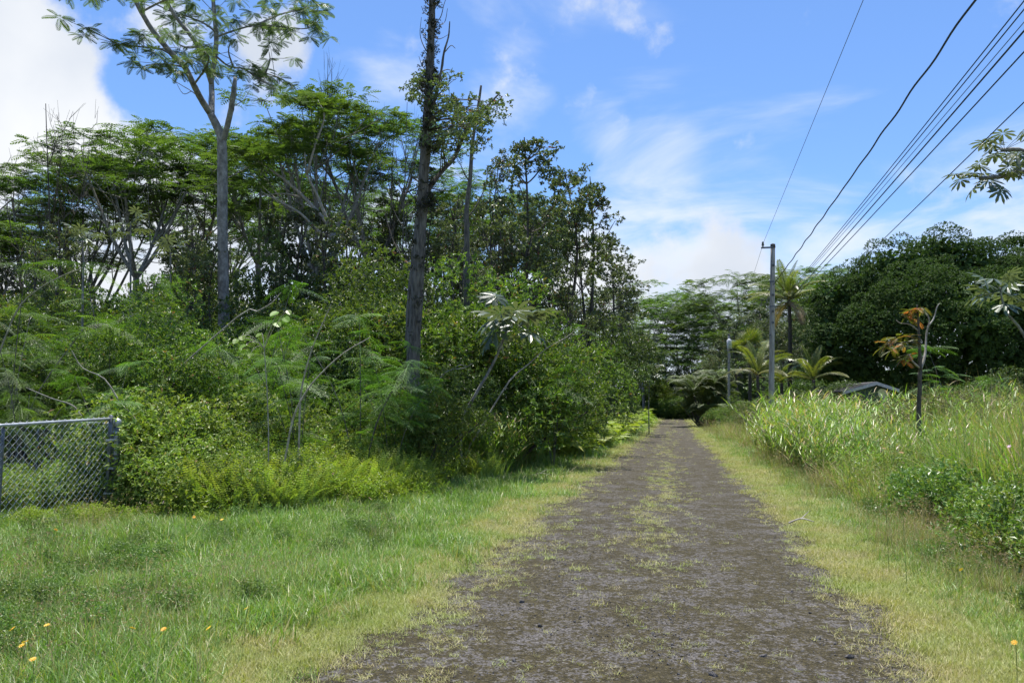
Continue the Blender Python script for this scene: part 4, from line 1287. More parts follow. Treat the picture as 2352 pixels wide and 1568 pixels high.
def mossy_trunk():
    D = 19.0
    px = D / FPX
    base = foot(952, D)
    root = thing('mossy_ohia_tree', 'tall grey standing trunk with moss bunches, leaning slightly, bare at the top', 'tree', base)
    inv = Matrix.Translation(-root.location)

    def kid(nm, mb, mts, sm=False):
        o = link(nm, mb.mesh(nm, mts, sm), root); o.matrix_parent_inverse = inv
    b = MB()
    tr = densify([base - [0, 0, .3], at(949, 870, D), at(951, 780, D), at(957, 690, D), at(963, 600, D), at(968, 500, D), at(974, 400, D), at(980, 300, D), at(985, 210, D), at(989, 120, D), at(992, 40, D), at(994, -40, D), at(998, -150, D)], 5)
    b.tube(tr, np.interp(np.linspace(0, 1, len(tr)), [0, .3, .55, .8, 1], [16 * px, 14 * px, 11.5 * px, 8.5 * px, 4.5 * px]), 14, jit=0.05)
    kid('trunk', b, ['bark_grey'], True)
    b = MB()
    t2 = px_path([(940, 800, .5), (945, 690, .5), (952, 600, .5), (960, 520, .4), (966, 460, .2)], D)
    b.tube(t2, taper(len(t2), 12 * px, 6 * px), 9, jit=.06)
    kid('second_stem', b, ['bark_grey'], True)
    b = MB()
    limb = px_path([(974, 450), (1000, 412, .2), (1022, 385, .4), (1042, 365, .6), (1060, 325, .8), (1078, 290, .9), (1105, 260, 1.0), (1128, 235, 1.0), (1146, 216, 1.0)], D)
    b.tube(limb, taper(len(limb), 6.5 * px, 2 * px), 7, jit=.06)
    kid('limb', b, ['bark_dark'], True)
    # dead side spars near the top
    b = MB()
    sp = px_path([(990, 262), (1002, 215, -.2), (1014, 160, -.3), (1020, 120, -.3), (1030, 85, -.3), (1033, 50, -.3)], D)
    b.tube(sp, taper(len(sp), 4 * px, 1.2 * px), 6, jit=.08)
    for pts in ([(1014, 165), (1028, 160), (1042, 165)], [(1002, 220), (1022, 205), (1035, 190), (1050, 180)], [(1022, 120), (1036, 105), (1046, 112)], [(1000, 260), (1018, 250), (1030, 235), (1032, 200)],
                [(994, 70), (1008, 60), (1022, 50), (1028, 20)], [(994, 60), (1012, 40), (1020, 10), (1030, -15)], [(994, 30), (1005, 10), (1015, -10)], [(990, 130), (975, 110), (965, 80), (968, 40)],
                [(988, 170), (972, 155), (962, 130)], [(992, 20), (978, 5), (965, -10)], [(994, 85), (1010, 90), (1030, 80)], [(993, 40), (975, 30), (968, 15)], [(984, 230), (970, 215), (968, 185)]):
        pp = px_path(pts, D, 0.1); b.tube(pp, taper(len(pp), 1.5 * px, .5 * px), 4)
    kid('dead_spars', b, ['bark_grey'])
    # leaf bunches on the limb and around the upper trunk
    b = MB()
    bl = []

    def bunch(u, v, r, n, sx=1.0, dd=1.0):
        for _ in range(n):
            a = rng.normal(size=2)
            p = at(u + a[0] * r * sx * .6, v + a[1] * r * .6, D + rng.normal() * dd)
            bl.append([*p, rng.uniform(0.12, 0.26)])
    for q in [(965, 185, 22, 8), (1010, 190, 20, 8), (948, 225, 18, 6), (1018, 225, 16, 5), (1050, 265, 30, 16), (1095, 285, 28, 15), (1120, 260, 24, 10), (1085, 320, 26, 10), (1025, 300, 30, 12), (1140, 240, 10, 4), (1010, 330, 22, 7), (1000, 260, 18, 6), (1020, 350, 20, 5), (1045, 240, 18, 6)]:
        bunch(*q)
    blob_leaves(b, bl, 900, 6, 0.085, 0.55, inner=.25)
    kid('crown', b, ['ohia_leaf'])
    wd = MB()
    for q in bl:
        c = np.array(q[:3]); k = np.argmin(np.linalg.norm(limb - c, axis=1)); s = limb[k] if np.linalg.norm(limb[k] - c) < 1.1 else tr[np.argmin(np.linalg.norm(tr - c, axis=1))]
        wd.tube(curve(s, c, (0, 0, .06), 4), taper(4, .016, .006), 3)
    kid('branchlets', wd, ['bark_dark'])
    # dark moss and perched ferns on the trunk
    b = MB()
    bl = []
    for v, n, s in [(30, 8, .10), (55, 9, .11), (100, 6, .09), (140, 7, .09), (175, 12, .13), (190, 12, .14), (260, 9, .10), (300, 9, .11), (330, 9, .11), (430, 10, .11), (455, 14, .14), (475, 12, .13), (560, 8, .10), (600, 9, .11), (690, 7, .09), (745, 8, .09)]:
        i = np.argmin(np.abs(tr[:, 2] - topz(v, D)))
        for _ in range(n):
            a = rng.random() * 2 * PI
            rr = 0.16 if v > 300 else 0.11
            side = 0.05 if v > 200 else 0
            bl.append([*(tr[i] + np.array([math.cos(a) * rr + side, math.sin(a) * rr, rng.normal() * .2])), s * rng.uniform(.8, 1.5)])
    blob_leaves(b, bl, 2600, 5, 0.05, 0.5, up=.1, inner=.3)
    kid('moss', b, ['moss_leaf'])


mossy_trunk()


def snag():
    D = 25.0
    base = foot(1074, D)
    root = thing('grey_snag', 'slim grey dead snag rising bare to the right of the mossy trunk', 'snag', base)
    pp = densify([base - [0, 0, .2], at(1072, 700, D), at(1073, 560, D), at(1072, 480, D), at(1080, 410, D), at(1085, 330, D), at(1096, 262, D), at(1105, 197, D)], 4)
    child_tube('trunk', root, pp, taper(len(pp), .11, .035), 'bark_grey', 8, .07)
    for pts in ([(1073, 500), (1090, 480), (1110, 440), (1120, 400)], [(1086, 330), (1100, 320), (1118, 300)], [(1080, 420), (1065, 395), (1055, 370)], [(1072, 560), (1050, 600), (1035, 640)]):
        pp = px_path(pts, D, .1)
        child_tube('branch', root, pp, taper(len(pp), .03, .01), 'bark_grey', 5)


snag()


def pale_limbs():
    D = 34.0
    base = foot(768, D)
    root = thing('leaning_albizia', 'pale bare limbs fanning up-left out of the middle thicket', 'tree', base)
    pp = densify([base - [0, 0, .2], at(772, 700, D), at(768, 580, D), at(765, 535, D)], 3)
    child_tube('trunk', root, pp, taper(len(pp), .2, .13), 'bark_pale', 8)
    for pts, a in ([(765, 535), (745, 505, .3), (700, 455, .8), (650, 410, 1.2), (600, 375, 1.6), (560, 352, 2)], 5.5), ([(765, 535), (745, 490, -.3), (725, 440, -.5), (705, 400, -.6), (700, 350, -.7)], 4.5), ([(762, 545), (730, 530, -.3), (690, 490, -.6), (640, 462, -.8), (600, 440, -1)], 4), ([(705, 400, -.6), (725, 330, -.6), (745, 270, -.7), (730, 230, -.7)], 3), ([(700, 455, .8), (650, 445, 1.4), (600, 450, 2)], 2.5):
        pp = px_path(pts, D)
        child_tube('limb', root, pp, taper(len(pp), a * D / FPX, 1.3 * D / FPX), 'twig_pale', 6)
    b = MB()
    for u, v in [(560, 345), (590, 350), (620, 345), (600, 430), (700, 330), (690, 345), (730, 230), (745, 260), (570, 380), (640, 360), (715, 300)]:
        for _ in range(7):
            frond_ring(b, FEATHER_FAR, at(u + rng.normal() * 16, v + rng.normal() * 7, D + rng.normal() * .9), 5, .6)
    o = link('crown', b.mesh('crown', ['albizia_leaf']), root); o.matrix_parent_inverse = Matrix.Translation(-root.location)


pale_limbs()


# ---- the thicket at the front of the forest
def thicket():
    # u, vtop, D, width factor, proto list, label
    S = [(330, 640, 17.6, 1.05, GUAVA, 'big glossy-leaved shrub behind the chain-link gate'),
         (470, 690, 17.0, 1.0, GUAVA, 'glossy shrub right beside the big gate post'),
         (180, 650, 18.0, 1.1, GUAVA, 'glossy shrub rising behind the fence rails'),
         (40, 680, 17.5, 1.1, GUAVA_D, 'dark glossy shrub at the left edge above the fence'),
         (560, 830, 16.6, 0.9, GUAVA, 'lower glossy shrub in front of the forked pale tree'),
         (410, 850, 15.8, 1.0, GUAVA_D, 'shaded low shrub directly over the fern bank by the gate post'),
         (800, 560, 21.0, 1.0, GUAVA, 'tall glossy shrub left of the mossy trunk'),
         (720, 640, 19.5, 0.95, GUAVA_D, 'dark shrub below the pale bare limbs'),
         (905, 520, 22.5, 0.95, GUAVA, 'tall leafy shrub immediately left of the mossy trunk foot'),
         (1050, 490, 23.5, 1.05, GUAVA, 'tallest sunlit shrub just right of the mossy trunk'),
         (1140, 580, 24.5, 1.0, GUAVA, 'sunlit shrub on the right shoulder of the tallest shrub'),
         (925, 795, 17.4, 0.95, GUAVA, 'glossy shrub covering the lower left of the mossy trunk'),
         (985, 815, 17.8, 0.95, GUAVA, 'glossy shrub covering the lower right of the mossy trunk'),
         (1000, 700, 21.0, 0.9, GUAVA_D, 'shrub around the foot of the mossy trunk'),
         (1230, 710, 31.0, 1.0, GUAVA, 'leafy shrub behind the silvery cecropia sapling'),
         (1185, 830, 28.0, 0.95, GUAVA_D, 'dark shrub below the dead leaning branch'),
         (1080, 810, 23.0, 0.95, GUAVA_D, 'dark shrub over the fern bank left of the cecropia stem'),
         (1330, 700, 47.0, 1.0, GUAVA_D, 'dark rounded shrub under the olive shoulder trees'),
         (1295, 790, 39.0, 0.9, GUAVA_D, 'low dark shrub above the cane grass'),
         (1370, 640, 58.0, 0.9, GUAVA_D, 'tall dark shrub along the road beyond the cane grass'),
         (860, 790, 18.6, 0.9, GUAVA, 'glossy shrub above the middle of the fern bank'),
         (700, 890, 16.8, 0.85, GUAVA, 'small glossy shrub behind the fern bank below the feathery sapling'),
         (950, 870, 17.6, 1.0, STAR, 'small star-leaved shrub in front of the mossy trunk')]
    for i, (u, v, D, w, pr, lab) in enumerate(S):
        put('thicket_shrub', lab, 'shrub', pr[i % len(pr)], u, v, D, wide=w, names=('stems', 'leaves'))
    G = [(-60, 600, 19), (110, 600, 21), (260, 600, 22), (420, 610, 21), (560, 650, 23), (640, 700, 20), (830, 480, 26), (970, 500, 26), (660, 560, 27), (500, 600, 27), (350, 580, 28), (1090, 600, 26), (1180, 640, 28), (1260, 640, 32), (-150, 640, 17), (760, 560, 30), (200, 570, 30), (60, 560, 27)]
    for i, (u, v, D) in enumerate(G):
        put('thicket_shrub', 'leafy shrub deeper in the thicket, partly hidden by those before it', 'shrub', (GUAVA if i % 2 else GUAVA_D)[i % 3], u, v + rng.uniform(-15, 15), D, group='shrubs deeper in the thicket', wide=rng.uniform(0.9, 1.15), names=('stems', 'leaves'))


thicket()


def to_ground(p0, p1):
    d = unit(p0 - p1); d = unit(d + np.array([0, .25, -.45]))
    g = p0 + d * (p0[2] - float(gz(p0[0], p0[1]))) / max(-d[2], .35)
    return np.array([g[0], g[1], float(gz(g[0], g[1]))])


def saplings():
    S = [(60, 745, 13.6, 'feathery light green sapling overhanging the fence at left edge'),
         (250, 800, 14.0, 'low feathery sapling arching over the gate rails'),
         (20, 590, 15.5, 'tall feathery sapling with pale arching stem at left edge'),
         (250, 590, 17.5, 'feathery sapling crown above the shrubs behind the gate'),
         (590, 640, 17.5, 'feathery sapling in front of the forked pale trunk'),
         (830, 675, 15.8, 'bright feathery sapling in the middle of the thicket'),
         (690, 700, 15.2, 'bright feathery sapling with big heart leaves on its left'),
         (900, 760, 16.5, 'small feathery sapling touching the mossy trunk'),
         (1270, 745, 23.5, 'feathery sapling beside the dead leaning branch')]
    for i, (u, v, D, lab) in enumerate(S):
        put('albizia_sapling', lab, 'sapling', SAP[i % 4], u, v, D, names=('stem', 'fronds'), wide=0.8)
    put('albizia_sapling', 'feathery dark green sapling behind the orange-leaved tree', 'sapling', SAP[1], 2190, 765, 24, names=('stem', 'fronds'), wide=0.9)
    # long pale stems that arch through the leaves
    A = [([(190, 960), (165, 930), (120, 915), (60, 890)], 13.7, 'thin pale arching stem over the gate at left'),
         ([(305, 955), (280, 930), (240, 870), (190, 845), (165, 805)], 13.8, 'pale bent stem rising beside the gate post'),
         ([(30, 730), (80, 670), (140, 635), (190, 615)], 15.0, 'long pale stem arching above the left shrubs'),
         ([(672, 965), (700, 905), (735, 860), (790, 810), (850, 775)], 13.0, 'pale curved stem in the middle of the fern bank'),
         ([(690, 915), (705, 840), (725, 780), (760, 700)], 13.4, 'upright pale stem of the heart-leaved plant'),
         ([(545, 728), (590, 715), (625, 695), (645, 672)], 16, 'short pale stem before the forked trunk')]
    for pts, D, lab in A:
        base = at(*pts[0], D)
        b = MB()
        g = to_ground(base, at(*pts[1], D))
        pp = densify([g - [0, 0, .05], g * .5 + base * .5 + [0.03, 0, 0]] + [at(u, v, D - .1 * i) for i, (u, v) in enumerate(pts)], 3)
        b.tube(pp - g, taper(len(pp), .022, .007), 5)
        o = link('arching_stem', b.mesh('arching_stem', ['twig_pale']))
        o.location = g
        tag(o, lab, 'stem', group='pale arching stems')
    # heart-shaped leaves
    root = thing('heart_leaf_plant', 'plant with a few big bright heart-shaped leaves in the thicket', 'plant', foot(620, 13.3))
    b = MB()
    th = np.linspace(0, 2 * PI, 15)[:-1]
    hx = 0.5 - 0.5 * np.cos(th) * (1 - 0.18 * np.abs(np.cos(th / 2)) ** 6)
    hy = 0.46 * np.sin(th) * (1 - 0.35 * hx)
    V = np.c_[hx, hy, 0.10 * np.abs(hy) - 0.12 * hx ** 2]
    F = [[0, i, i + 1, i + 1] for i in range(1, 13)]
    b.add(V, F, 0.6)
    me = b.mesh('heart_leaf', ['big_leaf'])
    st = MB()
    node = at(607, 800, 13.1)
    st.tube(curve(root.location, node, (.05, 0, 0), 5) - np.array(root.location), taper(5, .013, .007), 5)
    for u, v, s in [(640, 715, .17), (652, 728, .16), (632, 740, .17), (556, 770, .15), (565, 790, .15), (545, 778, .13), (600, 765, .12), (660, 712, .12), (575, 812, .12)]:
        p = at(u, v, 13 + rng.normal() * .15)
        o = link('leaf', me, root)
        d = unit(np.array([rng.normal() * .6, -0.6 + rng.normal() * .3, -.45]))
        M = frames(d[None], unit(np.array([[rng.normal() * .3, -.5, .8]])))[0]
        mw = Matrix([[*(M[i] * s), p[i]] for i in range(3)] + [[0, 0, 0, 1]])
        o.matrix_basis = Matrix.Translation(-root.location) @ mw
        st.tube(curve(node, p, (0, 0, .08), 5) - np.array(root.location), taper(5, .006, .003), 4)
    link('stem', st.mesh('stem', ['twig_pale']), root)


saplings()


# ---- cecropias: umbrella leaves of finger lobes, each leaf a part
def cecropia_leaf_mesh():
    b = MB()
    n = 9
    for i in range(n):
        a = R(-150 + 300 * i / (n - 1))
        l = 0.5 * (1 - 0.28 * (abs(a) / R(150)))
        d = np.array([math.cos(a), math.sin(a), 0]); s = np.array([-math.sin(a), math.cos(a), 0])
        z = lambda f: np.array([0, 0, -0.34 * l * f * f])
        w = 0.075
        p = [d * .03, d * l * .35 + z(.35), d * l * .75 + z(.75), d * l + z(1)]
        V = [p[0], p[1] - s * w * .55, p[1] + [0, 0, -.01], p[1] + s * w * .55, p[2] - s * w * .8, p[2] + [0, 0, -.012], p[2] + s * w * .8, p[3]]
        b.add(np.array(V), [[0, 1, 2, 2], [0, 2, 3, 3], [1, 4, 5, 2], [2, 5, 6, 3], [4, 7, 5, 5], [5, 7, 6, 6]], rng.random())
    return b.mesh('cecropia_leaf', ['cecropia_leaf'])


CLEAF = [cecropia_leaf_mesh() for _ in range(2)]


def cecropia(label, stems, D, leaf_s, n_leaves, rad=.045, name='cecropia_tree', droop=0.5):
    """stems: pixel paths, first starts at the ground"""
    u0 = stems[0][0][0]
    base = foot(u0, D)
    root = thing(name, label, 'tree', base)
    L0 = np.array(root.location)
    for k, pts in enumerate(stems):
        P = [at(u, v, D + (d[0] if d else 0)) for u, v, *d in pts]
        if k == 0:
            P = [base - [0, 0, .1]] + P
        pp = densify(P, 4)
        b = MB(); b.tube(pp - L0, taper(len(pp), rad if k == 0 else rad * .6, rad * .45), 7)
        link('trunk' if k == 0 else 'branch', b.mesh('stem', ['bark_pale'], True), root)
        if k == 0 and len(stems) > 1:
            continue
        tip = pp[-1] - L0
        ax = unit(pp[-1] - pp[-3])
        for i in range(n_leaves):
            az = i * 2.4 + rng.normal() * .2
            el = rng.uniform(-droop, 0.75)
            o_ = unit(np.array([math.cos(az) * math.cos(el), math.sin(az) * math.cos(el), math.sin(el)]) + ax * .3)
            ln = leaf_s * rng.uniform(.5, .9)
            c = tip - ax * rng.uniform(0, .35) * leaf_s * 1.6 + o_ * ln
            nrm = unit(o_ * .55 + np.array([0, 0, .8]) + rng.normal(size=3) * .18)
            M = frames(unit(o_ + np.array([0, 0, -.25]))[None], nrm[None])[0]
            s = leaf_s * rng.uniform(.8, 1.25)
            o = link('leaf', CLEAF[i % 2], root)
            o.matrix_basis = Matrix([[*(M[j] * s), c[j]] for j in range(3)] + [[0, 0, 0, 1]])
            if i == 0:
                pet = MB()
            pet.tube([tip - ax * .1 * leaf_s, c], [.011 * leaf_s, .008 * leaf_s], 3)
        link('leaf_stalks', pet.mesh('leaf_stalks', ['cecropia_leaf']), root)


cecropia('silvery cecropia sapling with leaning stem before the dark shrubs', [[(1060, 975), (1090, 910), (1130, 840), (1160, 770), (1172, 725)]], 19.6, 0.95, 20, .05, droop=0.9)
cecropia('pale-leaved cecropia deep in the forest left of centre', [[(392, 700), (392, 620), (391, 565)]], 27, 0.6, 11)
cecropia('pale-leaved cecropia at left, above the feathery saplings', [[(190, 680), (192, 600), (188, 540)]], 26, 0.6, 11)
cecropia('drooping dark-leaved cecropia beside the pale forest one at left', [[(300, 640), (300, 560), (300, 510)]], 31, 0.7, 11, droop=1.1)
cecropia('leaning cecropia with drooping leaves at the right edge before the banyan', [[(2420, 920), (2352, 770), (2310, 715), (2296, 660)]], 24, 1.0, 16, .06, droop=0.7)
cecropia('cecropia reaching into the sky from the right edge', [[(2480, 900), (2470, 700), (2455, 500)], [(2455, 520), (2400, 425), (2350, 395), (2305, 405), (2250, 410)], [(2455, 500), (2420, 400), (2352, 348), (2300, 345)], [(2455, 500), (2480, 380), (2500, 250)]], 14, 0.50, 17, .08, droop=0.9)
cecropia('small whitish cecropia far down the left roadside', [[(1490, 930), (1491, 890), (1492, 850)]], 62, 1.2, 11)


# ---- the dead branches hung in front of the shrubs
def dead_branch(label, pts, D, r=.02, forks=()):
    p0, p1 = at(*pts[0], D), at(*pts[1], D)
    g = to_ground(p0, p1)
    b = MB()
    pp = densify([g - [0, 0, .05], g * .45 + p0 * .55] + [at(u, v, D) for u, v in pts], 3)
    b.tube(pp - g, taper(len(pp), r * 1.2, r * .3), 5, jit=.1)
    for f in forks:
        q = densify([at(u, v, D) for u, v in f], 3)
        b.tube(q - g, taper(len(q), r * .5, r * .2), 4)
    o = link('dead_branch', b.mesh('dead_branch', ['twig_pale']))
    o.location = g
    tag(o, label, 'branch')


dead_branch('long pale dead branch leaning up-right across the shrubs', [(1170, 875), (1215, 835), (1255, 800), (1300, 775), (1330, 750)], 19.5, .022, [[(1255, 800), (1245, 770), (1235, 760)], [(1300, 775), (1310, 768), (1325, 768)]])
dead_branch('thin pale dead branch low over the cane grass', [(1270, 945), (1305, 920), (1350, 912), (1400, 905)], 25, .022, [[(1305, 920), (1330, 900), (1345, 905)]])
dead_branch('short branching pale dead twig in the dark middle gap', [(1010, 870), (1035, 850), (1065, 845), (1085, 835)], 18, .016, [[(1035, 850), (1055, 838), (1070, 840)]])


# ---- palms: each frond a part
def palm_frond(L=3.4, el=0.6, bend=1.4, pairs=60, leaf=0.85, w=0.042, mat='palm_leaf', hang=0.6, vee=0.3):
    b = MB()
    m = pairs + 4
    f = np.linspace(0, 1, m)
    a = el - bend * f ** 1.4
    p = np.cumsum(np.stack([np.cos(a), np.zeros(m), np.sin(a)], -1), 0) * L / m
    d = np.stack([np.cos(a), np.zeros(m), np.sin(a)], -1)
    nn = np.stack([-np.sin(a), np.zeros(m), np.cos(a)], -1)
    b.tube(p[::3], np.linspace(0.035, 0.008, len(p[::3])), 4)
    rr = rng.random()
    for sg in (-1, 1):
        k = np.arange(4, m)
        l = leaf * np.sin(np.clip(0.12 + 0.86 * f[k], 0, 1) * PI) ** 0.55 * rng.uniform(.85, 1.1, len(k))
        s = np.array([0, sg, 0.0])
        d1 = unit(s + d[k] * 0.65 + nn[k] * vee)
        p1 = p[k] + d1 * (l * .5)[:, None]
        d2 = unit(s * .8 + d[k] * 0.75 + np.array([0, 0, -hang]))
        p2 = p1 + d2 * (l * .5)[:, None]
        wv = unit(np.cross(d1, nn[k])) * w * .5
        V = np.stack([p[k] - wv * .4, p[k] + wv * .4, p1 + wv, p1 - wv, p2], 1)
        n = len(k)
        F = np.array([[[0, 1, 2, 3], [3, 2, 4, 4]]]) + (np.arange(n) * 5)[:, None, None]
        b.add(V.reshape(-1, 3), F.reshape(-1, 4), np.repeat(np.clip(rr * .6 + rng.random(n) * .45, 0, 1), 5))
    return b.mesh('frond', [mat])


FR_UP = [palm_frond(3.3, 1.42, 0.5, leaf=.6, mat='palm_leaf', hang=.3, vee=.3) for _ in range(2)]
FR_MID = [palm_frond(3.6, 0.95, 1.2, leaf=.62, mat='palm_leaf') for _ in range(2)]
FR_OUT = [palm_frond(3.7, 0.45, 1.0, leaf=.6, mat='palm_yellow', hang=.9) for _ in range(2)]
FR_LOW = [palm_frond(3.6, 0.7, 1.5, leaf=.6, mat='palm_leaf', hang=.9) for _ in range(2)]
FR_YNG = [palm_frond(3.8, 1.25, 1.5, leaf=.58, mat='palm_leaf', hang=.7, vee=.1) for _ in range(3)]
FR_DOWN = [palm_frond(2.8, -0.5, 0.9, mat='dead_frond', hang=1.0) for _ in range(1)]


def set_fronds(root, c, spec, s=1.0):
    """spec: (mesh, azimuth, roll)"""
    for me, az, roll in spec:
        o = link('frond', me, root)
        o.location = c
        o.rotation_euler = (roll, rng.normal() * .06, az)
        o.scale = (s,) * 3


def coconut():
    D = 62
    base = foot(1808, D)
    top = at(1812, 690, D)
    root = thing('coconut_palm', 'coconut palm with a slim dark trunk behind the wooden pole', 'palm', base)
    b = MB()
    h = top - base
    b.tube(densify([[0, 0, -.2], h * .4 + [.12, 0, 0], h * .8 + [.1, 0, 0], h], 6), np.linspace(.19, .13, 19), 9, jit=.05)
    link('trunk', b.mesh('trunk', ['palm_bark'], True), root)
    spec = []
    for i in range(3):
        spec.append((FR_UP[i % 2], i * 2.1 + .3, rng.normal() * .1))
    for i in range(4):
        spec.append((FR_YNG[i % 3], i * 1.6 + .1, rng.normal() * .2))
    for i in range(4):
        spec.append((FR_MID[i % 2], i * 1.57 + rng.normal() * .2, rng.normal() * .2))
    for az in (0.1, 3.0, 3.5, 4.6, 5.6):
        spec.append((FR_OUT[rng.integers(2)], az, rng.normal() * .2))
    for az in (2.2, 5.2):
        spec.append((FR_DOWN[0], az, 0))
    for i in range(3):
        spec.append((FR_LOW[i % 2], i * 2.1 + .6, rng.normal() * .25))
    set_fronds(root, h, spec)
    b = MB()
    for i in range(7):
        a = i * .9
        u_ = np.linspace(0, PI, 6)
        c = h + np.array([math.cos(a) * .25, math.sin(a) * .25, -.25 - .1 * (i % 2)])
        b.tube(np.stack([np.full(6, c[0]), np.full(6, c[1]), c[2] - .13 * np.cos(u_)], -1), .11 * np.sin(u_) + .005, 7)
    link('coconuts', b.mesh('coconuts', ['palm_yellow'], True), root)


coconut()


def young_palm(u, vc, D, s, label, n=10, yellow=4):
    base = foot(u, D)
    c = at(u, vc, D) - base
    root = thing('young_coconut_palm', label, 'palm', base)
    b = MB()
    b.tube(densify([[0, 0, -.1], c * .5 + [.05, 0, 0], c], 4), np.linspace(.16, .1, 9), 7, jit=.06)
    link('trunk', b.mesh('trunk', ['palm_bark'], True), root)
    spec = [(FR_UP[i % 2], i * 2.1 + rng.random(), rng.normal() * .12) for i in range(2)]
    spec += [(FR_YNG[i % 3], i * 1.25 + rng.random() * .4, rng.normal() * .3) for i in range(5)]
    spec += [(FR_MID[i % 2], i * 1.0 + rng.random() * .5, rng.normal() * .25) for i in range(n - 8)]
    spec += [(FR_OUT[i % 2], i * 6.28 / yellow + rng.random(), rng.normal() * .2) for i in range(yellow)]
    set_fronds(root, c, spec, s)


young_palm(1740, 862, 57, 0.85, 'young coconut palm left of the pole with arching yellow-green fronds')
young_palm(1868, 872, 56, 0.80, 'young coconut palm right of the pole with yellow-tipped fronds')
young_palm(1795, 880, 60, 0.7, 'small coconut palm half hidden behind the pole', 8, 3)


def fan_palm():
    D = 66
    base = foot(1722, D)
    c = at(1722, 800, D) - base
    root = thing('fan_palm', 'stiff fan-leaved palm above the young coconuts left of the pole', 'palm', base)
    b = MB(); b.tube(densify([[0, 0, -.1], c * .5, c], 4), np.linspace(.16, .12, 9), 7)
    link('trunk', b.mesh('trunk', ['palm_bark'], True), root)
    b = MB()
    for i in range(26):
        a = R(-120 + 240 * i / 25)
        d = np.array([math.cos(a), math.sin(a), 0]); s = np.array([-math.sin(a), math.cos(a), 0]) * .045
        b.add(np.array([[.9, 0, 0], [.9, 0, 0] + d * .55 - s, [.9, 0, -.12] + d * 1.1, [.9, 0, 0] + d * .55 + s]), [[0, 1, 2, 3]], rng.random())
    b.tube([[0, 0, 0], [.5, 0, .03], [.92, 0, 0]], [.025, .02, .012], 4)
    me = b.mesh('fan_leaf', ['palm_leaf'])
    for i in range(13):
        o = link('leaf', me, root)
        o.location = c
        o.rotation_euler = (rng.normal() * .3, -rng.uniform(0.1, 1.35), i * 2.4)


fan_palm()


def areca():
    D = 84
    base = foot(1622, D)
    root = thing('areca_palm_clump', 'dense dark clump of feather palms at the right of the road end', 'palm', base)
    fr = [palm_frond(3.0, 1.25, 1.9, pairs=38, leaf=.62, w=.045, mat='areca_leaf', hang=.7) for _ in range(3)]
    for i in range(34):
        a = rng.random() * 2 * PI; r = math.sqrt(rng.random()) * 1.6
        tip = np.array([math.cos(a) * r * 1.55, math.sin(a) * r * 1.55, rng.uniform(0.8, 5.6) * (1 - .13 * r * r)])
        b = MB()
        b.tube(curve([math.cos(a) * r * .5, math.sin(a) * r * .5, -.1], tip, (0, 0, 0), 4), taper(4, .07, .05), 5)
        link('stem', b.mesh('stem', ['palm_bark']), root)
        set_fronds(root, tip, [(fr[k % 3], rng.random() * 6.28, rng.normal() * .25) for k in range(8)], rng.uniform(.8, 1.1))


areca()


# ---- the banyan
def banyan():
    D = 60
    base = foot(2190, D)
    root = thing('banyan_tree', 'huge dark dense-crowned banyan filling the right of the view', 'tree', base)
    t = MB()
    for i in range(9):
        a = i * .7; r = rng.uniform(.3, 1.0)
        e = np.array([math.cos(a) * rng.uniform(3, 7), math.sin(a) * rng.uniform(2, 5), rng.uniform(6, 10)])
        pp = densify([[math.cos(a) * r, math.sin(a) * r, -.2], [math.cos(a) * r * 1.3, math.sin(a) * r, 2.5], e * .6 + [0, 0, 1.0], e], 4)
        t.tube(pp, taper(len(pp), .38, .10), 7, jit=.06)
    link('trunk', t.mesh('trunk', ['bark_dark'], True), root)
    # outline as pixel bumps, each a lobe with its own depth
    L0 = np.array(root.location)
    lobes = []
    for u, v, r, d in [(1910, 690, 55, -1), (1985, 665, 70, 0), (1930, 780, 70, -2), (2010, 760, 85, -3), (2060, 640, 90, 0), (2140, 606, 82, 1), (2110, 720, 100, -4), (2205, 622, 84, 0), (2200, 740, 110, -5), (2290, 632, 66, 1), (2290, 720, 100, -3), (2370, 672, 88, 0), (2330, 622, 50, 2), (2390, 760, 110, -3), (2470, 715, 105, 0), (1900, 845, 45, 0), (1965, 850, 60, -1), (2060, 830, 80, -2), (2250, 830, 90, -3), (2400, 860, 90, -2), (2560, 760, 130, 1), (2335, 560, 20, 3), (2150, 860, 70, 2), (2330, 880, 70, 0), (2480, 880, 80, 0), (2010, 880, 50, 4)]:
        lobes.append([*(at(u, v, D + d) - L0), r / FPX * D])
    # billows over each lobe's skin, lit on top and dark beneath
    bl = []
    for x, y, z, r in lobes:
        n = int(17 * (r / 2.6) ** 2) + 4
        d = rdirs(n); d[:, 1] = np.where(rng.random(n) < .75, -np.abs(d[:, 1]), d[:, 1])
        for q in d:
            c = np.array([x, y, z]) + q * r * rng.uniform(.80, 1.02)
            if c[2] > .6:
                bl.append([*c, rng.uniform(.55, 1.15)])
    b = MB(); blob_leaves(b, bl, 74000, 4, 0.13, 0.6, up=.75, zs=.72, inner=.86)
    link('crown', b.mesh('crown', ['banyan_leaf']), root)
    # inner masses of leaves that close the crown
    b = MB(); blob_leaves(b, [[x, y, z, r * .80] for x, y, z, r in lobes], 9000, 4, 0.42, 0.7, up=.4, inner=.25)
    link('inner_crown', b.mesh('inner_crown', ['banyan_leaf']), root)


banyan()


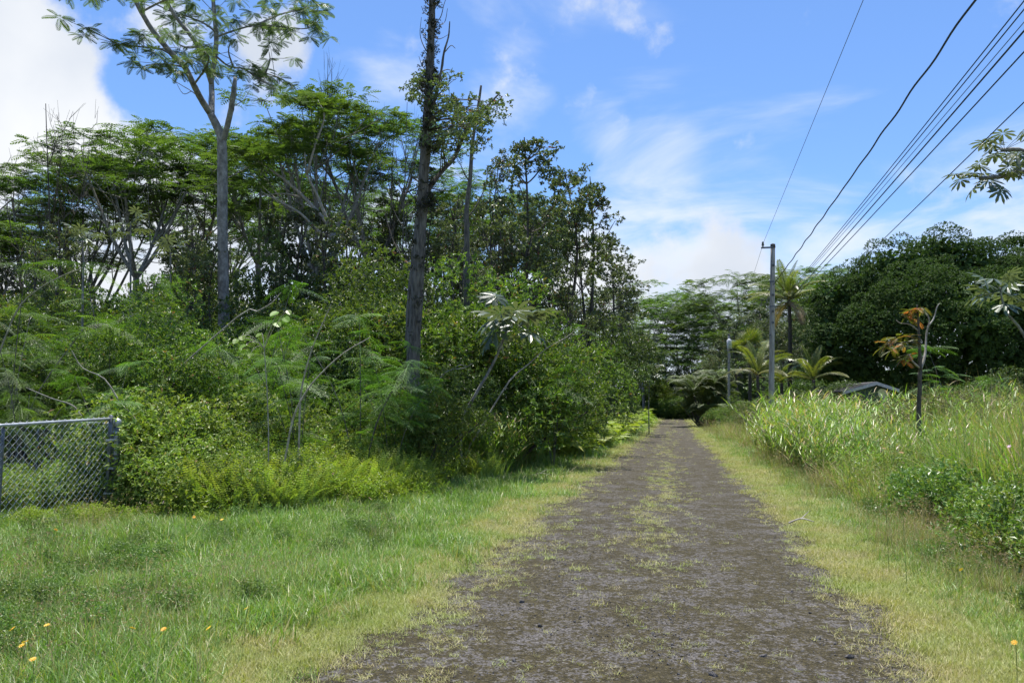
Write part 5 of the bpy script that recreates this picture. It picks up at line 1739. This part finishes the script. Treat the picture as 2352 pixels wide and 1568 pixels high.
def understory_right():
    S = [(1900, 840, 52, 'dark green shrub at the left foot of the banyan'), (1850, 800, 70, 'dark shrub behind the right young coconut'), (1960, 855, 56, 'dark shrub left of the house roof'), (2100, 850, 54, 'dark shrub just right of the house roof'), (2330, 800, 40, 'dark shrub under the leaning cecropia'), (2250, 850, 46, 'dark shrub right of the brown bush')]
    for i, (u, v, D, lab) in enumerate(S):
        put('field_shrub', lab, 'shrub', GUAVA_D[i % 3], u, v, D, names=('stems', 'leaves'), wide=1.4)
    for i in range(12):
        put('far_shrub', 'dark bushy tree closing the view behind the banyan', 'tree', GUAVA_D[i % 3], 1930 + i * 55, rng.uniform(800, 850), rng.uniform(74, 88), group='bushy trees behind the banyan', wide=1.2, names=('stems', 'leaves'))
    for i, (u, v, D) in enumerate([(1690, 900, 66), (1660, 915, 74), (1720, 890, 60), (1780, 890, 54)]):
        put('field_shrub', 'light green leafy shrub at the foot of the palms left of the pole', 'shrub', GUAVA[i % 4], u, v, D, names=('stems', 'leaves'), wide=1.3, group='green shrubs under the palms')
    BR = [shrub_proto('brown_bush', H=2.2, rx=1.5, n=1500, per=5, L=.06, nb=22, bark='twig_pale') for _ in range(2)]
    S = [(1830, 885, 40, 1.3, 'low brownish bush right of the pole foot'), (1900, 870, 42, 1.2, 'low brownish bush before the banyan foot'), (1745, 905, 48, 1.2, 'low brownish bush left of the pole foot'), (2180, 850, 23, 1.25, 'brown twiggy bush behind the orange-leaved tree'), (2250, 875, 22, 1.1, 'brown twiggy bush right of the orange-leaved tree')]
    for i, (u, v, D, w, lab) in enumerate(S):
        put('brown_bush', lab, 'bush', BR[i % 2], u, v, D, names=('stems', 'leaves'), wide=w)
    for i, (u, v, D) in enumerate([(1660, 770, 100), (1700, 720, 96), (1770, 720, 92), (1850, 690, 98), (1880, 740, 86), (1820, 740, 90), (1930, 700, 95)]):
        put('ohia_tree', 'grey-green tree behind the palms on the right', 'tree', OHIA[i % 5], u, v, D, group='grey-green trees behind the palms', wide=1.3)


understory_right()


def orange_tree():
    D = 19
    base = foot(2108, D)
    root = thing('orange_leaved_tree', 'small dark-stemmed tree with orange and yellow leaf sprays in the grass', 'tree', base)
    L0 = np.array(root.location)

    def limb(nm, pts, a, e, mat):
        P = [at(u, v, D + (d[0] if d else 0)) for u, v, *d in pts]
        pp = densify(P, 4)
        b = MB(); b.tube(pp - L0, taper(len(pp), a, e), 7, jit=.06)
        link(nm, b.mesh(nm, [mat], True), root)
    b = MB()
    pp = densify([base - [0, 0, .1], at(2110, 960, D), at(2112, 900, D), at(2113, 850, D)], 4)
    b.tube(pp - L0, taper(len(pp), .058, .045), 8, jit=.06)
    link('trunk', b.mesh('trunk', ['bark_dark'], True), root)
    limb('limb', [(2113, 855), (2112, 800), (2110, 760), (2108, 720), (2106, 700)], .045, .012, 'bark_dark')
    limb('limb', [(2113, 850), (2122, 825, .1), (2126, 800, .2), (2128, 765, .3), (2134, 740, .3), (2130, 722, .3)], .035, .012, 'twig_pale')
    limb('limb', [(2130, 752, .3), (2145, 730, .4), (2152, 705, .4), (2158, 697, .4)], .02, .008, 'twig_pale')
    limb('limb', [(2113, 845), (2098, 832, -.1), (2088, 815, -.2)], .028, .010, 'twig_pale')
    limb('limb', [(2111, 790), (2085, 785, -.2), (2055, 790, -.3), (2035, 790, -.4)], .022, .007, 'bark_dark')
    limb('limb', [(2110, 760), (2090, 745), (2068, 742), (2058, 735)], .02, .006, 'twig_pale')
    b = MB()
    tm = feather(9, .34, .11, .35)
    for u, v, n in [(2105, 708, 5), (2090, 712, 5), (2080, 722, 5), (2120, 706, 3), (2060, 775, 6), (2040, 785, 5), (2030, 795, 4), (2085, 772, 5), (2075, 790, 5), (2100, 780, 4), (2090, 815, 5), (2075, 825, 4), (2050, 800, 4), (2108, 735, 3)]:
        frond_ring(b, tm, at(u, v, D + rng.normal() * .15) - L0, n * 2, .26, (-.7, .5))
    link('crown', b.mesh('crown', ['orange_leaf']), root)


orange_tree()


# ---- house among the trees
def house():
    D = 50
    ap, le, re = at(2012, 878, D), at(1934, 900, D), at(2064, 895, D)
    g = float(gz(ap[0], ap[1]))
    root = thing('house', 'low dark green house with a shingle gable roof behind the tall grass', 'house', (ap[0], ap[1], g))
    L0 = np.array(root.location)
    back = np.array([-1.6, 7.0, 0])
    ap, le, re = ap - L0, le - L0, re - L0

    def slope(nm, e):
        b = MB()
        n = unit(np.cross(e - ap, back)); n = n if n[2] > 0 else -n
        t = n * .06
        V = np.array([ap, e, e + back, ap + back]); V = np.vstack([V, V + t])
        b.add(V, [[0, 1, 2, 3], [4, 7, 6, 5], [0, 4, 5, 1], [1, 5, 6, 2], [2, 6, 7, 3], [3, 7, 4, 0]])
        return link(nm, b.mesh(nm, ['shingle']), root)
    r1 = slope('roof', le); slope('roof', re)
    # courses of shingles standing a little proud
    b = MB()
    n = unit(np.cross(le - ap, back)); n = n if n[2] > 0 else -n
    for i in range(1, 9):
        p = ap + (le - ap) * i / 9.0 + n * .065
        q = ap + (le - ap) * (i / 9.0 + .09) + n * .085
        b.add(np.array([p, p + back, q + back, q]), [[0, 1, 2, 3]])
    o = link('shingle_courses', b.mesh('shingle_courses', ['shingle']), root)
    for e in (le, re):
        b = MB()
        dn = np.array([0, 0, -.16]); f = np.array([0.03, -.05, 0])
        V = np.array([ap + f + [0, 0, .05], e + f + [0, 0, .05], e + f + dn, ap + f + dn]); V = np.vstack([V, V + [0, .04, 0]])
        b.add(V, [[0, 3, 2, 1], [4, 5, 6, 7], [0, 1, 5, 4], [2, 3, 7, 6], [1, 2, 6, 5]])
        link('fascia', b.mesh('fascia', ['fascia']), root)
    # walls under the gable
    b = MB()
    i1 = le + (ap - le) * .12 + [0, .35, -.1]; i2 = re + (ap - re) * .12 + [0, .35, -.1]; a3 = ap + [0, .35, -.1]
    V = np.array([[i1[0], i1[1], 0], [i2[0], i2[1], 0], i2, a3, i1]); n5 = len(V)
    V = np.vstack([V, V + back * .9])
    b.add(V, [[0, 1, 2, 4], [4, 2, 3, 3], [5, 9, 7, 6], [9, 8, 7, 7], [0, 4, 9, 5], [1, 6, 7, 2]])
    link('wall', b.mesh('wall', ['house_wall']), root)
    b = MB()
    c = (i1 + i2) / 2; c[2] = 1.3
    b.box(c + [0.3, -.03, 0], (1.1, .06, .9)); w = link('window', b.mesh('window', ['fascia']), root)
    b = MB(); b.box(c + [0.3, -.07, 0], (.94, .03, .74)); link('pane', b.mesh('pane', ['glass_dark']), w)
    # satellite dish
    p = at(2029, 903, D - 1.4)
    gd = float(gz(p[0], p[1]))
    d = thing('satellite_dish', 'small pale satellite dish before the house gable', 'dish', (p[0], p[1], gd))
    b = MB()
    V, F = [np.zeros(3)], []
    for k, rr in enumerate((.2, .38)):
        for i in range(14):
            a = i / 14 * 2 * PI
            V.append(np.array([math.cos(a) * rr * .8, -rr * rr * .45 * 1.0, math.sin(a) * rr]))
    for i in range(14):
        F.append([0, 1 + i, 1 + (i + 1) % 14, 1 + (i + 1) % 14]); F.append([1 + i, 15 + i, 15 + (i + 1) % 14, 1 + (i + 1) % 14])
    b.add(np.array(V) @ np.array(Matrix.Rotation(R(35), 3, 'X').to_3x3()).T @ np.array(Matrix.Rotation(R(-30), 3, 'Z').to_3x3()).T + [0, 0, p[2] - gd], F)
    link('reflector', b.mesh('reflector', ['dish'], True), d)
    b = MB(); b.tube([[0, .08, -.05], [0, .08, p[2] - gd - .05], [0, 0, p[2] - gd]], [.025, .025, .02], 6); b.tube([[0, 0, p[2] - gd - .3], [.1, -.35, p[2] - gd + .05]], [.012, .012], 4)
    link('mast', b.mesh('mast', ['galv']), d)


house()


# ---- utility poles and wires
def pole(u_b, u_t, v_t, D, label, transformer=False, crossarm=True):
    base = foot(u_b, D)
    top = at(u_t, v_t, D)
    root = thing('utility_pole', label, 'utility pole', base)
    h = top - base
    b = MB()
    pp = np.linspace([0, 0, -.6], h, 14)
    b.tube(pp, np.linspace(.130, .098, 14), 14, jit=.012)
    link('shaft', b.mesh('shaft', ['pole_wood'], True), root)
    b = MB(); b.tube([h - [0, 0, .12], h + [0, 0, .04]], [.112, .104], 14)
    link('cap', b.mesh('cap', ['bark_grey']), root)
    for f in (.56, .82, .70):
        b = MB(); q = h * f; b.tube([q - [0, 0, .03], q + [0, 0, .03]], [.124, .124], 14)
        link('band', b.mesh('band', ['steel']), root)
    if crossarm:
        b = MB(); q = h - [0, 0, .12]
        b.box(q + [-.26, -.10, 0], (.50, .05, .07)); link('bracket', b.mesh('bracket', ['steel']), root)
        b = MB(); e = q + [-.43, -.10, .035]
        b.tube([e, e + [0, 0, .05], e + [0, 0, .06], e + [0, 0, .11], e + [0, 0, .12], e + [0, 0, .18], e + [0, 0, .19], e + [0, 0, .23]], [.03, .03, .06, .06, .04, .055, .035, .035], 9)
        link('insulator', b.mesh('insulator', ['porcelain']), root)
        for zf in (.62, .675, .755, .90):
            q = h * zf
            b = MB(); b.box(q + [.02, -.135, 0], (.10, .06, .09)); b.box(q + [.02, -.19, .01], (.035, .07, .035))
            link('cable_clamp', b.mesh('cable_clamp', ['steel']), root)
        b = MB(); b.tube(np.linspace(h * .1 + [-.07, -.10, 0], h * .97 + [-.05, -.085, 0], 8), .009, 5)
        link('ground_wire', b.mesh('ground_wire', ['wire_grey']), root)
        b = MB(); b.box(h * .36 + [0, -.125, 0], (.09, .012, .14)); link('tag_plate', b.mesh('tag_plate', ['galv']), root)
    if transformer:
        q = h - [0, .3, .95]
        b = MB(); b.tube([q - [0, 0, .45], q - [0, 0, .42], q + [0, 0, .38], q + [0, 0, .45]], [.2, .23, .23, .16], 14)
        t = link('transformer', b.mesh('transformer', ['tank'], True), root)
        b = MB(); b.tube([q + [.08, 0, .44], q + [.1, 0, .62]], [.035, .02], 7); link('bushing', b.mesh('bushing', ['porcelain']), t)
    return root, h + base


P1, top1 = pole(1767, 1775, 563, 35, 'tall weathered wooden utility pole standing in the grass right of the road')
P2, top2 = pole(1673, 1674, 768, 76, 'distant utility pole with a grey transformer near the palm clump', True, False)


def wire(name, label, p0, p1, sag, r, mat, n=26, twist=0.0, group='overhead lines'):
    t = np.linspace(0, 1, n)
    pp = np.asarray(p0)[None] * (1 - t)[:, None] + np.asarray(p1)[None] * t[:, None]
    pp[:, 2] -= sag * 4 * t * (1 - t)
    if twist:
        pp[:, 0] += twist * np.sin(t * 95); pp[:, 2] += twist * np.cos(t * 80)
    b = MB(); b.tube(pp - pp[0], r, 5)
    o = link(name, b.mesh(name, [mat]))
    o.location = pp[0]
    return tag(o, label, 'wire', group)


def through(uv0, D0, uv1, D1, ext=1.25):
    a, b_ = at(*uv0, D0), at(*uv1, D1)
    return a, a + (b_ - a) * ext


S_ = at(1775, 640, 35)
# top line from the insulator, out over the road
a, b_ = through((1754, 556), 35, (1983, 0), 15.5)
wire('power_line', 'thin topmost wire running up from the pole insulator', a, b_, 0, .007, 'wire_grey')
wire('power_line', 'thin wire from the pole insulator on towards the far pole', a, top2 + np.array([0, 0, .1]), .5, .007, 'wire_grey')
a, b_ = through((1775, 655), 35, (2232, 0), 10.6)
wire('twisted_service_cable', 'thick twisted black service cable, nearest the pole top', a, b_, .10, .016, 'cable', 120, .010)
a, b_ = through((1780, 706), 35, (2343, 0), 8.6)
wire('telephone_line', 'upper thin line of the close parallel bundle', a, b_, .10, .0075, 'cable')
a, b_ = through((1781, 708), 35, (2352, 8), 8.5)
wire('telephone_line', 'second thin line of the close parallel bundle', a, b_, .10, .0075, 'cable')
a, b_ = through((1781, 709), 35, (2358, 30), 8.4)
wire('telephone_line', 'faint lower line of the close parallel bundle', a, b_, .10, .005, 'wire_grey')
a, b_ = through((1781, 722), 35, (2352, 60), 8.4)
wire('cable_line', 'thick black cable below the close bundle', a, b_, .08, .0105, 'cable')
a, b_ = through((1781, 727), 35, (2352, 108), 8.4)
wire('cable_line', 'lowest black cable of the main bundle', a, b_, .08, .0085, 'cable')
a, b_ = through((1782, 790), 35, (2352, 235), 8.8)
wire('cable_line', 'single separate black line crossing the cecropia leaves', a, b_, .0, .007, 'cable')
for k, v in enumerate((655, 708, 722)):
    wire('far_line', 'cable running from the near pole on to the transformer pole', at(1772, v, 35), top2 - np.array([0, 0, 1.0 + .4 * k]), .45, .009, 'cable', group='cables between the two poles')


# ---- chain-link gate and fence
def fence():
    Dp = 13.0
    base = foot(266, Dp); base[2] = float(gz(base[0], base[1]))
    root = thing('chain_link_gate', 'grey chain-link gate leaf hung on the big post', 'gate', base)
    L0 = np.array(root.location)
    hi = at(255, 961, Dp - .1)
    lo = at(-70, 981, 10.4)
    mid = at(8, 975, 10.95)
    # frame pipes
    def pipe(nm, a, b_, r, parent, mat='galv', s=9):
        b = MB(); b.tube(np.linspace(a, b_, 5) - np.array(parent.location), r, s)
        return link(nm, b.mesh(nm, [mat], True), parent)
    pipe('top_rail', hi, lo, .022, root)
    g1 = np.array([hi[0], hi[1], base[2] + .05]); g2 = np.array([lo[0], lo[1], base[2] + .05]); gm = np.array([mid[0], mid[1], base[2] + .05])
    pipe('frame_upright', g1, hi + [0, 0, .05], .035, root, 'steel')
    pipe('frame_upright', gm, mid, .024, root, 'steel')
    pipe('bottom_rail', g1, g2, .020, root, 'steel')
    for z in (.35, .75, 1.2):
        p = np.array([hi[0], hi[1], base[2] + z])
        b = MB(); b.box(p - L0 + [.05, -.01, 0], (.16, .10, .035)); link('hinge_band', b.mesh('hinge_band', ['galv']), root)
    # woven wire: zigzag strands
    b = MB()
    ax = lo - hi; ln = float(np.hypot(ax[0], ax[1])); h_ = np.array([ax[0], ax[1], 0]) / ln
    nrm = np.array([-h_[1], h_[0], 0])
    Hh = hi[2] - g1[2] + .05
    pit = .058
    for i in range(int(ln / pit)):
        zt = np.arange(0, Hh, pit)
        x = i * pit + ((np.arange(len(zt)) + i) % 2) * pit
        slope_ = (lo[2] - hi[2]) / ln
        pts = g1 - L0 + h_ * x[:, None] + np.array([0, 0, 1.0]) * (zt + .02 + slope_ * x * zt / Hh)[:, None] + nrm * ((np.arange(len(zt)) % 2) * .012 - .03)[:, None]
        b.tube(pts, .0034, 3, cap=False)
    o = link('wire_mesh', b.mesh('wire_mesh', ['zinc']), root); o['kind'] = 'stuff'
    # the big post with cap
    pb = foot(269, Dp)
    pr = thing('gate_post', 'thick grey steel gate post with a domed cap', 'post', pb)
    tp = at(270, 968, Dp)
    pipe('shaft', pb - [0, 0, .4], tp, .057, pr, 'steel', 14)
    b = MB(); b.tube([tp - pb - [0, 0, .08], tp - pb + [0, 0, .01], tp - pb + [0, 0, .035], tp - pb + [0, 0, .055]], [.064, .064, .05, .02], 14)
    link('cap', b.mesh('cap', ['galv'], True), pr)
    for z in (.18, .6, .95, 1.22):
        b = MB(); b.tube([[0, 0, tp[2] - pb[2] - z - .02], [0, 0, tp[2] - pb[2] - z + .02]], .0605, 14)
        o = link('band', b.mesh('band', ['galv'], True), pr)
    b = MB()
    q = tp - pb - [0, 0, .38]
    b.box(q + [.024, -.047, 0], (.05, .012, .30), Rm=np.array(Matrix.Rotation(R(27), 3, 'Z')))
    link('reflector_strip', b.mesh('reflector_strip', ['tank']), pr)  # narrow pale grey strip down one face of the post
    # fence running back to the left, behind the gate
    a = at(262, 973, Dp + .1); e = at(-60, 962, 18.5)
    fr = thing('chain_link_fence', 'chain-link fence rail running back behind the gate leaf', 'fence', foot(262, Dp + .1))
    pipe('top_rail', a, e, .021, fr)
    for f in (.45, .95):
        p = a * (1 - f) + e * f
        pipe('line_post', np.array([p[0], p[1], float(gz(p[0], p[1])) - .2]), p + [0, 0, .03], .026, fr, 'steel')
    b = MB()
    ax = e - a; ln = float(np.hypot(ax[0], ax[1])); h_ = np.array([ax[0], ax[1], 0]) / ln
    for i in range(int(ln / .06)):
        zt = np.arange(0, 1.42, .06)
        x = i * .06 + ((np.arange(len(zt)) + i) % 2) * .06
        pts = np.array([a[0], a[1], a[2] - 1.40]) - np.array(fr.location) + h_ * x[:, None] + np.array([0, 0, 1.0]) * (zt + (e[2] - a[2]) / ln * x)[:, None]
        b.tube(pts, .0026, 3, cap=False)
    o = link('wire_mesh', b.mesh('wire_mesh', ['steel']), fr); o['kind'] = 'stuff'


fence()


# ---- flowers, stones, sticks
def flower_mesh(mat, n=8, r=.022):
    b = MB()
    az = np.arange(n) / n * 2 * PI
    X = np.stack([np.cos(az), np.sin(az), np.full(n, .25)], -1)
    leaves(b, np.zeros((n, 3)), X, np.array([[0, 0, 1.0]]).repeat(n, 0), r, r * .55)
    leaves(b, np.zeros((5, 3)) + [0, 0, .006], unit(rdirs(5) * [1, 1, .2]), np.array([[0, 0, 1.0]]).repeat(5, 0), r * .45, r * .4)
    return b.mesh('petals', [mat])


def stem_mesh(h):
    b = MB(); b.tube([[0, 0, 0], [.01, 0, h * .5], [0, .006, h]], [.0025, .002, .002], 3)
    return b.mesh('stem', ['weed'])


FL_Y, FL_P, ST = flower_mesh('petal_yellow', 9, .022), flower_mesh('petal_pink', 6, .045), stem_mesh(1.0)


def flower(name, label, u, v, z, me, group, s=1.0):
    d = ray(u, v)
    t = None
    for k in np.linspace(3, 45, 1600):       # walk out until the ray is z above the ground
        p = EYE + d * k
        if p[2] - gz(p[0], p[1]) <= z:
            t = p; break
    if t is None:
        return
    g = float(gz(t[0], t[1]))
    r = thing(name, label, 'flower', (t[0], t[1], g), rng.random() * 6, 1.0, group)
    o = link('stem', ST, r); o.scale = (1, 1, z)
    o = link('petals', me, r); o.location = (0, 0, z); o.rotation_euler = (rng.normal() * .35 + .35, rng.normal() * .3, 0); o.scale = (s,) * 3


for u, v in [(58, 1474), (50, 1485), (76, 1514), (30, 1445), (108, 1436), (304, 1443), (376, 1445), (480, 1443), (566, 1398), (128, 1217), (446, 1187), (510, 1193), (2208, 1308), (2330, 1475)]:
    flower('yellow_flower', 'small yellow daisy-like flower standing in the verge grass', u, v, .27, FL_Y, 'yellow flowers in the verge grass', 1.0 if v > 1300 else 1.2)
for u, v in [(2246, 917), (2300, 915), (2292, 932), (2226, 1000), (2318, 1005), (2262, 990), (2345, 952), (2235, 965), (2180, 965), (2070, 1020), (2030, 1010), (2330, 930), (2270, 940), (2210, 945)]:
    flower('pale_pink_flower', 'pale pink orchid-like flower above the tall grass of the field', u, v + 20, 1.25, FL_P, 'pale pink flowers in the field', .62)
for u, v in [(376, 1153), (300, 1010), (310, 1005), (1075, 1030), (755, 985), (850, 1145), (835, 1040), (980, 1000)]:
    flower('pink_flower', 'small pink flower in the fern bank', u, v, .7, FL_P, 'pink flowers in the fern bank', .6)

STONE = clumps('stone', 4)
for i, (u, v, s) in enumerate([(958, 1398, .035), (1198, 1385, .028), (1240, 1440, .03), (1690, 1500, .04), (1750, 1512, .036), (1460, 1500, .03), (1320, 1430, .022), (1095, 1440, .025), (1880, 1470, .03), (1950, 1512, .032), (1320, 1400, .02), (1860, 1410, .02), (1540, 1425, .02), (1180, 1520, .03), (1640, 1555, .045)]):
    d = ray(u, v); p = EYE + d * (EYE[2] / -d[2])
    o = link('loose_stone', STONE[i % 4])
    s = s * rng.uniform(.5, .95); o.location = (p[0], p[1], .010 + s * .18); o.scale = (s * rng.uniform(.8, 1.3), s, s); o.rotation_euler = (rng.normal() * .3, rng.normal() * .3, rng.random() * 6)
    tag(o, 'loose dark cinder stone lying on the road', 'stone', 'loose stones on the road')


def stick(label, u, v, L, az):
    d = ray(u, v); p = EYE + d * (EYE[2] / -d[2])
    b = MB(); e = np.array([math.cos(az), math.sin(az), .06]) * L
    b.tube(densify([[0, 0, 0], e * .5 + [0, .02, .05], e], 3), taper(7, .014, .006), 5)
    b.tube([e * .5 + [0, .02, .05], e * .7 + [.05, .1, .14]], [.008, .004], 4)
    o = link('fallen_twig', b.mesh('fallen_twig', ['twig_pale'])); o.location = (p[0], p[1], float(gz(p[0], p[1])) + .06)
    tag(o, label, 'twig')


stick('bleached twig lying on the left verge grass', 1215, 1098, .55, .2)
stick('bleached twig lying at the right road edge', 1812, 1210, .35, .1)
